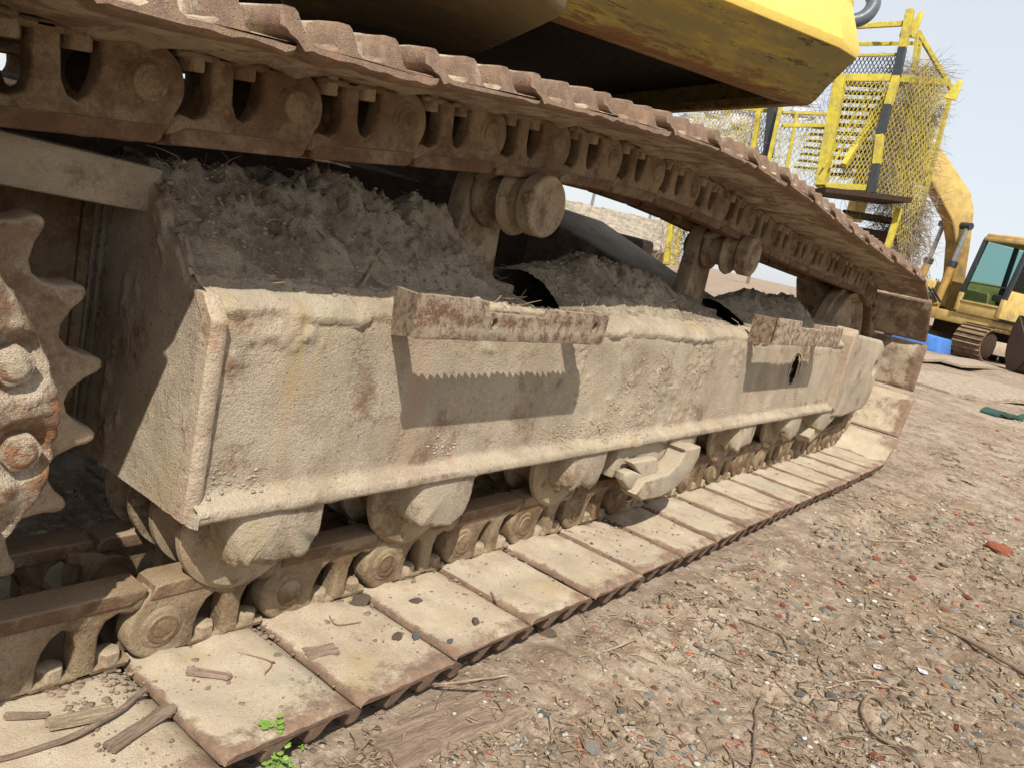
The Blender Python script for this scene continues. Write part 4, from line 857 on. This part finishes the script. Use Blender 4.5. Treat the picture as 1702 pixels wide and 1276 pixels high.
# reddish-brown low brush
# ================================================================== GROUND LITTER
def gz(x,y): return float(ghash(np.array([x],float),np.array([y],float))[0])
def litter():
    R=np.random.default_rng(3)
    def sample(n,xmin=.5,xmax=11):
        u=R.random(n); x=xmin*(xmax/xmin)**u; 
        y=.66-R.random(n)**.85*x*.95; c=fbm(np.stack([x,y,x*0],-1)+31,2.6,4,.65); keep=R.random(n)<np.clip(.55+2.2*c,.12,1); j=R.integers(0,keep.sum(),n); X_,Y_=x[keep],y[keep]
        return np.where(keep,x,X_[j]+R.normal(0,.02,n)*x),np.where(keep,y,Y_[j]+R.normal(0,.02,n)*x)
    # pebbles
    base=[]
    for s in range(6):
        me=rock_mesh('r',s+20,1,.6); V=np.array([v.co[:] for v in me.vertices]); Fc=np.array([p.vertices[:] for p in me.polygons]); base.append((V,Fc)); bpy.data.meshes.remove(me)
    groups={'stone':.40,'brick':.10,'clod':.38,'stoneg':.12}
    for mat,fr in groups.items():
        n=int(17000*fr); x,y=sample(n); z=ghash(x,y); sc=(.0014+.0075*R.random(n)**4.5)*np.clip(x,.8,9)**.55*(1.35 if mat=='clod' else 1)
        VV=[];FF=[];c=0
        for i in range(n):
            V,Fc=base[i%6]; a=R.random()*6.28; ca,sa=math.cos(a),math.sin(a); q=V*sc[i]*(1,1,.8); 
            VV.append(np.stack([q[:,0]*ca-q[:,1]*sa+x[i],q[:,0]*sa+q[:,1]*ca+y[i],q[:,2]+z[i]+sc[i]*.12],-1)); FF.append(Fc+c); c+=len(V)
        o=fastmesh({'stone':'gravel','brick':'brick_crumbs','clod':'soil_crumbs','stoneg':'grey_gravel'}[mat],np.concatenate(VV),np.concatenate(FF),M[mat],None,False)
        tag(o,{'stone':'pale gravel strewn over the brown soil','brick':'small red brick crumbs strewn over the soil','clod':'brown soil crumbs covering the yard','stoneg':'dark grey gravel strewn over the soil'}[mat],{'stone':'gravel','brick':'brick crumbs','clod':'soil crumbs','stoneg':'gravel'}[mat],kind='stuff')
    # straw and chips
    for name,mat,n,ln,wd in (('straw','drygrass',9000,.026,.0011),('wood_chips','wood2',3600,.012,.0038),('twig_litter','twig',3600,.036,.0015)):
        x,y=sample(n); z=ghash(x,y)+.002; k=np.clip(x,.8,9)**.6; a=R.random(n)*math.pi; L=ln*(.3+R.random(n)**2*1.4)*k; w=wd*(.6+R.random(n))*k; be=R.normal(0,.15,n)*L; tz=R.random(n)*.12*L
        VV=[];FF=[]; c=0
        dx,dy=np.cos(a),np.sin(a)
        P0=np.stack([x-dx*L/2,y-dy*L/2,z],-1);P1=np.stack([x-dy*be,y+dx*be,z+tz*.6+.001],-1);P2=np.stack([x+dx*L/2,y+dy*L/2,z+tz],-1)
        S=np.stack([-dy*w/2,dx*w/2,0*w],-1);T=np.stack([0*w,0*w,w*.8],-1)
        V=np.stack([P0-S,P0+S,P0+T,P1-S,P1+S,P1+T,P2-S,P2+S,P2+T],1).reshape(-1,3)
        f=np.array([(0,3,5,2),(1,2,5,4),(0,1,4,3),(3,6,8,5),(4,5,8,7),(3,4,7,6)]); Fc=(f[None]+9*np.arange(n)[:,None,None]).reshape(-1,4)
        tag(fastmesh(name,V,Fc,M[mat],None,False),{'straw':'dry straw bits scattered over the soil','wood_chips':'brown wood chips scattered over the soil','twig_litter':'thin dark twig bits scattered over the soil'}[name],{'straw':'straw','wood_chips':'wood chips','twig_litter':'twigs'}[name],kind='stuff')
litter()
# crumbs of dried mud lying on the lower shoes and on the heap
def shoe_crumbs():
    R=np.random.default_rng(8); me=rock_mesh('r',77,1,.6); V0=np.array([v.co[:] for v in me.vertices]); F0=np.array([p.vertices[:] for p in me.polygons]); bpy.data.meshes.remove(me)
    n=5200; x=.45+R.random(n)**1.5*3.3; y=.70+R.random(n)**.7*.22; z=np.full(n,.0455); s=.0005+.0055*R.random(n)**9
    m_=R.random(n)<.22; y=np.where(m_,.925-R.random(n)**2*.06,y); s=np.where(m_,.0015+.0085*R.random(n)**3,s); VV=[];FF=[];c=0
    for i in range(n): VV.append(V0*s[i]+(x[i],y[i],z[i])); FF.append(F0+c); c+=len(V0)
    tag(fastmesh('mud_crumbs',np.concatenate(VV),np.concatenate(FF),M['clod'],None,False),'crumbs of dried mud lying on the lower track shoes','mud crumbs',kind='stuff')
shoe_crumbs()
def heap_crumbs():
    R=np.random.default_rng(5); fo=bpy.data.objects['track_frame'].data; n=len(fo.vertices); co=np.empty(n*3,np.float32); fo.vertices.foreach_get('co',co); co=co.reshape(-1,3)[frame.used]
    c=co[(co[:,1]>.91)&(co[:,1]<1.14)&(co[:,2]>.575)]; c=c[c[:,0]>.59]; q=c[R.integers(0,len(c),3800)]; me=rock_mesh('r',78,1,.7); V0=np.array([v.co[:] for v in me.vertices]); F0=np.array([p.vertices[:] for p in me.polygons]); bpy.data.meshes.remove(me)
    VV=[];FF=[]
    for i,p in enumerate(q):
        s=.0016+.0075*R.random()**4; a=R.random()*6; v=V0*s*np.array([1,R.uniform(.6,1),R.uniform(.6,1)]); v=np.stack([v[:,0]*math.cos(a)-v[:,1]*math.sin(a),v[:,0]*math.sin(a)+v[:,1]*math.cos(a),v[:,2]],-1); VV.append(v+p); FF.append(F0+len(V0)*i)
    tag(fastmesh('mud_clods',np.concatenate(VV),np.concatenate(FF),M['clodm'],EX,False),kind='stuff')
    w=co[(co[:,1]<.882)&(co[:,2]>.30)&(co[:,2]<.555)]; mk=fbm(w+np.array([3,1,7]),7.5,5,.68)+.35*np.exp(-((w[:,2]-.335)/.03)**2)-.12*np.exp(-((w[:,2]-.45)/.06)**2)*(w[:,0]>1.5); w=w[mk>.20]; VV=[];FF=[]; w=w[R.integers(0,len(w),5200)]
    for i,p in enumerate(w):
        s=.0009+.0042*R.random()**3.2; v=V0*s*np.array([R.uniform(.8,1.3),.55,R.uniform(.8,1.3)]); VV.append(v+p+np.array([R.normal(0,.003),0,R.normal(0,.003)])); FF.append(F0+len(V0)*i)
    tag(fastmesh('mud_spatter',np.concatenate(VV),np.concatenate(FF),M['frame'],EX,False),kind='stuff')
    sb=MB(); rr=random.Random(3)
    for i in range(420):
        p=Vector(c[int(R.integers(0,len(c)))]); d=Vector((rr.uniform(-1,1),rr.uniform(-1,1),rr.uniform(-.5,.5))).normalized(); L=rr.uniform(.012,.05); m_=p+d*L*.5+Vector((rr.uniform(-.004,.004),rr.uniform(-.004,.004),.003)); sb.tube([p,m_,p+d*L+Vector((0,0,.002))],[.0006,.0007,.0004],3,False)
    tag(sb.build('straw_bits',M['drygrass'],EX,fixn=False),kind='stuff')
heap_crumbs()
# individual stones
RM={m_:[rock_mesh('rock_'+m_,40+s,2,.65,M[m_],.3) for s in range(4)] for m_ in ('stone','brick','stoneg','clod')}
def stone(px,py,size,mat,lab,cat='stone',grp=None,z=None,nm=None):
    p=at(px,py,2,GZ if z is None else z); R_=random.Random(int(px*7+py)); me=RM[mat][R_.randrange(4)]
    zz=gz(p[0],p[1]) if z is None else z
    o=inst(nm or ('brick_fragment' if mat=='brick' else 'stone' if mat!='clod' else 'mud_clod'),me); o.location=(p[0],p[1],zz+size*.12); o.rotation_euler=(R_.uniform(-.2,.2),R_.uniform(-.2,.2),R_.uniform(0,6)); o.scale=(size,size*R_.uniform(.7,1),size*.8); tag(o,lab,cat,grp); return o
def sz(px,py,w): # size from apparent width
    p=at(px,py,2,GZ); return w/2*float(RW[:,2]@(p-CAMP))/F
named=[(1660,912,52,'brick','long brick fragment near the right edge, orange red','brick'),(1551,1050,30,'stoneg','dark rounded stone right of the white paper scraps','stone'),(1578,1140,44,'stone','rough pale stone lump at the lower right','stone'),(1218,1045,18,'brick','orange brick bit left of the white stones','brick'),(1455,1001,18,'stone','pale chipped stone beside the white scrap','stone'),(1690,1035,34,'stoneg','brown grey stone at the right edge beside the stick','stone'),(1455,1262,30,'brick','broken brick at the bottom edge, partly buried','brick'),(1380,1165,30,'stoneg','flat grey slab of stone below the metal scrap','stone'),(1515,1155,20,'stoneg','grey wedge stone left of the rough pale lump','stone'),(900,1195,24,'stoneg','grey pebble beside the split plank','stone'),(1155,1015,16,'brick','small orange brick bit under the shoes','brick'),(905,1060,48,'clod','flattened mound of brown soil beside the shoe ends','mud clod'),(1255,985,16,'stoneg','dark pebble on bare soil under the shoes','stone'),(980,1250,40,'stone','pale flat stone at the bottom edge','stone'),(1560,1115,22,'brick','orange brick bit above the rough pale lump','brick'),(1610,990,22,'brick','orange brick bit by the pale stone cluster','brick'),(1410,908,14,'stone','white pebble below the front shoes','stone'),(1455,915,16,'stone','white angular stone in the middle of the yard','stone'),(1300,1010,14,'brick','small red brick bit mid yard','brick')]
for px,py,w,m_,l,c in named: stone(px,py,sz(px,py,w),m_,l,c)
R=random.Random(21)
for i in range(190):
    y=R.uniform(860,1270); xl=1560-(y-700)*1.35+ (60 if y<1000 else 120); x=R.uniform(max(xl,700),1700)
    m_=R.choice(['stone','stone','stone','stoneg','brick','clod']); w=(9+13*R.random()**2)*(1+.35*(y-860)/400)
    lab={'stone':'small pale stone on the brown soil','stoneg':'small dark grey stone on the brown soil','brick':'small red brick bit on the brown soil','clod':'small brown soil clod on the yard'}[m_]
    stone(x,y,sz(x,y,w),m_,lab,'brick' if m_=='brick' else 'mud clod' if m_=='clod' else 'stone',{'stone':'small pale stones on the soil','stoneg':'small grey stones on the soil','brick':'small brick bits on the soil','clod':'small soil clods'}[m_])
# things lying on the shoes (plate top is at z=.045)
TZ=.048
for px,py,w,m_,l,c in ((660,1058,24,'clod','grey clod beside the seam between two lower shoes','mud clod'),(790,1033,26,'clod','knobbly mud clod on the lower shoe plate','mud clod'),(748,1066,18,'stoneg','flat grey stone lying at the near edge of a lower shoe','stone'),(690,1057,22,'stoneg','dark flat stone across the seam of two lower shoes','stone'),(454,1101,9,'brick','tiny red brick bit on the second lower shoe','brick'),(462,1088,16,'stone','white stone chip on the second lower shoe','stone'),(984,903,9,'brick','tiny red bit on a lower shoe in mid track','brick'),(600,1000,40,'clod','crumbling mud clod fallen at the foot of the links','mud clod'),(690,1000,26,'clod','thin flake of mud on the lower shoe near the links','mud clod')):
    o=stone(px,py,sz(px,py,w)*.92,m_,l,c,None,TZ)
# ---- wood pieces
def chunk(px0,py0,px1,py1,w,th,mat,lab,z,cat='wood',nm='wood_piece',seed=1):
    A=Vector(at(px0,py0,2,z));B=Vector(at(px1,py1,2,z)); d=B-A; L=d.length; R_=random.Random(seed); n=26; k=9; V=[]
    for i in range(n+1):
        t=i/n
        for j in range(k+1):
            s=j/k; e=(R_.uniform(-.04,.04) if i in(0,n) else 0)*L+ (t-.5)*0; V.append((t*L+e*(1 if i in(0,n) else 0),(s-.5)*w*(1+.10*math.sin(t*5+seed)),th*(.75+.25*vn(t*L*30,s*7,seed))+ (0 if 0<j<k else -th*.35)))
    top=len(V)
    for i in range(n+1):
        for j in range(k+1): v=V[i*(k+1)+j]; V.append((v[0],v[1],0))
    Fc=[]
    for i in range(n):
        for j in range(k): a=i*(k+1)+j; Fc.append((a,a+k+1,a+k+2,a+1)); Fc.append((top+a,top+a+1,top+a+k+2,top+a+k+1))
    for i in range(n):
        for j in (0,k): a=i*(k+1)+j; Fc.append((a,a+k+1,top+a+k+1,top+a))
    for j in range(k):
        for i in (0,n): a=i*(k+1)+j; Fc.append((a,a+1,top+a+1,top+a))
    o=MB().add(V,Fc).build(nm,M[mat],None,35); o.location=A; o.rotation_euler=(0,0,math.atan2(d.y,d.x)); tag(o,lab,cat); return o
def vn(a,b,c): return float(vnoise(np.array([[a,b,c*1.7]]))[0])
chunk(636,1262,838,1176,.085,.022,'wood','broad split plank with ragged end on the soil below the shoes',GZ+.004,seed=3)
chunk(660,1208,760,1165,.03,.014,'wood','short thick wood splinter beside the split plank',GZ+.006,seed=4)
chunk(78,1208,188,1184,.018,.012,'wood2','pale yellow split wood stick on the nearest lower shoe',TZ,seed=5)
chunk(8,1192,80,1188,.010,.006,'wood','thin brown stick at the left edge on the nearest shoe',TZ,seed=6)
chunk(312,1116,382,1126,.012,.008,'wood','dark wood splinter on the second lower shoe',TZ,seed=7)
chunk(508,1088,558,1078,.026,.007,'wood','flat brown wood chip on the third lower shoe',TZ,seed=8)
chunk(180,1245,285,1175,.020,.008,'wood','curved bark strip on the nearest lower shoe',TZ,seed=9)
# sticks and roots
from mathutils.bvhtree import BVHTree
_fo=bpy.data.objects['track_frame'].data; _bvh=BVHTree.FromPolygons([v.co[:] for v in _fo.vertices],[p.vertices[:] for p in _fo.polygons])
def onframe(px,py):
    r=Vector(ray(px,py)); h=_bvh.ray_cast(Vector(CAMP),r.normalized()); return h[0] if h[0] else Vector(at(px,py,2,.62))
def stick(pxs,r,lab,mat='twig',z=None,lift=.004,cat='stick',nm='stick'):
    pts=[]; n=len(pxs)
    for i,(px,py) in enumerate(pxs):
        p=Vector(at(px,py,2,GZ if z is None else z)) if z!='f' else onframe(px,py)
        if z=='f': p.z+=r*.8; pts.append(p); continue
        p.z=(gz(p.x,p.y) if z is None else z)+r+lift*(1 if 0<i<n-1 else .2); pts.append(p)
    sm=[]
    for i in range(n-1):
        for s in range(6):
            t=s/6; p0=pts[max(i-1,0)];p1=pts[i];p2=pts[i+1];p3=pts[min(i+2,n-1)]
            q=.5*((2*p1)+(-p0+p2)*t+(2*p0-5*p1+4*p2-p3)*t*t+(-p0+3*p1-3*p2+p3)*t**3)
            sm.append(q+Vector((vn(q.x*40,q.y*40,1),vn(q.x*40,q.y*40,5),0))*r*.7)
    sm.append(pts[-1]); c=sm[0].copy(); o=MB().tube([p-c for p in sm],[r*(1-.35*i/len(sm)) for i in range(len(sm))],7).build(nm,M[mat],None,50); o.location=c; tag(o,lab,cat); return o
stick([(1272,1150),(1258,1175),(1254,1215),(1248,1276),(1240,1320)],.0036,'pale bent root standing out at the bottom of the yard','wood')
stick([(1465,1175),(1440,1172),(1430,1190),(1450,1225),(1490,1250),(1530,1282)],.0042,'curled brown root at the lower right','twig')
stick([(1560,1040),(1600,1062),(1650,1095),(1715,1135)],.0065,'thick straight branch at the right edge','twig')
stick([(480,1182),(488,1205),(500,1235),(505,1262)],.0032,'short upright twig between the weed and the shoe','wood',lift=.02)
stick([(600,1225),(612,1240),(590,1268)],.0026,'thin forked twig beside the split plank','wood')
stick([(1000,1095),(1050,1078),(1120,1035),(1155,1028)],.0018,'long thin straw-like root along the shoes','drygrass')
stick([(640,1140),(720,1165),(830,1168)],.003,'thin twig poking from under the third shoe','wood',lift=.015)
stick([(650,1160),(740,1160),(840,1140)],.0018,'bundle of dry grass at the end of the fourth shoe','drygrass',lift=.012)
stick([(1230,1035),(1290,1060),(1310,1085)],.0022,'thin dark twig in the middle of the yard','twig')
stick([(1450,895),(1520,900),(1556,915),(1500,925)],.002,'looped pale root far out in the yard','drygrass')
stick([(1150,1075),(1200,1100),(1260,1120)],.0022,'crooked brown twig below the orange brick bits','twig')
stick([(1370,1150),(1440,1135),(1510,1152)],.0016,'thin root bridging the grey stones','drygrass')
stick([(1640,1130),(1680,1165),(1705,1190)],.002,'reddish twig below the thick branch','twig')
stick([(240,1150),(150,1215),(20,1262),(-40,1270)],.0042,'long brown stick lying across the nearest lower shoe','wood',TZ,.0)
stick([(395,1085),(450,1100),(440,1120)],.0012,'hair-thin root on the second lower shoe','twig',TZ,0)
stick([(545,1020),(560,1038),(600,1034)],.0013,'curved thin root on the third lower shoe','twig',TZ,0)
stick([(815,985),(828,1005),(845,1012)],.0022,'small curved twig on the fourth lower shoe','wood',TZ,0)
stick([(600,480),(618,445),(634,418)],.004,'stout splinter standing in the mud on the frame','wood2','f',.0)
stick([(310,300),(350,350),(378,395)],.0016,'thin root in the mud at the rear of the frame','drygrass','f',0)
stick([(480,325),(530,390),(565,425)],.0018,'dark twig lying in the middle of the mud slope','twig','f',0)
stick([(420,290),(440,330),(470,350)],.0015,'short root near the top of the mud slope','twig','f',0)
stick([(620,425),(640,440),(650,470)],.0012,'wiry root beside the stout splinter in the mud','drygrass','f',0)
# scraps
def scrap(px,py,w,mat,lab,cat='scrap',h=.35,z=None):
    p=at(px,py,2,GZ); s=sz(px,py,w); R_=random.Random(int(px)); V=[];n=7
    for k in range(n): a=2*math.pi*k/n; r=s*R_.uniform(.6,1.1); V.append((r*math.cos(a),r*math.sin(a)*.7,R_.uniform(0,h)*s))
    V2=[(a,b_,c-.0012) for a,b_,c in V]; V+= [(0,0,s*h*.6)]; k0=len(V); V+=V2
    Fc=[(i,(i+1)%n,n) for i in range(n)]+[(k0+i,k0+(i+1)%n,(i+1)%n,i) for i in range(n)]
    o=make('scrap',V,Fc,M[mat]); o.location=(p[0],p[1],gz(p[0],p[1])+.001); tag(o,lab,cat); return o
scrap(1458,1000,26,'paper','torn white paper scrap on the brown soil'); scrap(1355,1034,24,'paper','small white paper corner left of the larger scrap'); scrap(1457,1112,26,'silver','crumpled silver foil scrap on the soil'); scrap(1410,1001,14,'paper','tiny white plastic bit next to the paper scrap'); scrap(1340,1218,16,'paper','white shard near the bottom of the yard'); scrap(1530,1122,30,'silver','dull grey torn sheet beside the brick bits'); scrap(1450,1272,20,'paper','white tile shard on the buried brick')
# little weed
def weed():
    p=at(452,1306,2,GZ); wd=empty('weed',(float(p[0]),float(p[1]),gz(p[0],p[1]))); tag(wd,'small bright green weed growing beside the nearest shoe end','weed')
    R_=random.Random(4); tops=[(.0,.020,.066),(.004,-.002,.030),(.010,.010,.018),(-.006,.004,.016),(.012,-.006,.014)]
    for k,(a,b_,h) in enumerate(tops):
        MB().tube([(0,0,-.01),(a*.4,b_*.4,h*.55),(a,b_,h)],[.0018,.0015,.0011],6).build('stem',M['stem'],wd,50)
        for q in range(14 if k==0 else 7):
            an=q*2.4+k; rr=.002+.008*R_.random(); c=Vector((a+rr*math.cos(an)*1.1,b_+rr*math.sin(an)*1.1,h+R_.uniform(-.004,.007))); s=R_.uniform(.0055,.0095); t=Vector((math.cos(an),math.sin(an),R_.uniform(-.2,.5))).normalized(); sd=t.cross(Vector((0,0,1))).normalized()
            out=[(0,0),(.35,.55),(.75,.60),(.8,.35),(1.1,.42),(1.15,.0),(1.1,-.42),(.8,-.35),(.75,-.60),(.35,-.55)]
            V=[c+t*u*s+sd*v*s+Vector((0,0,.15*s*abs(v))) for u,v in out]; make('leaf',V,[tuple(range(len(V)))],M['leaf'],wd)
weed()
for px,py in ((415,1262),(470,1230),(500,1260)):
    p=at(px,py,2,GZ); wd=empty('weed',(float(p[0]),float(p[1]),gz(p[0],p[1]))); tag(wd,'tiny green seedling at the foot of the nearest shoe','weed','tiny seedlings beside the weed')
    for q in range(5):
        an=q*1.3; V=[Vector((0,0,.004)),Vector((math.cos(an-.4)*.005,math.sin(an-.4)*.005,.008)),Vector((math.cos(an)*.010,math.sin(an)*.010,.008)),Vector((math.cos(an+.4)*.005,math.sin(an+.4)*.005,.008))]; make('leaf',V,[(0,1,2,3)],M['leaf'],wd)
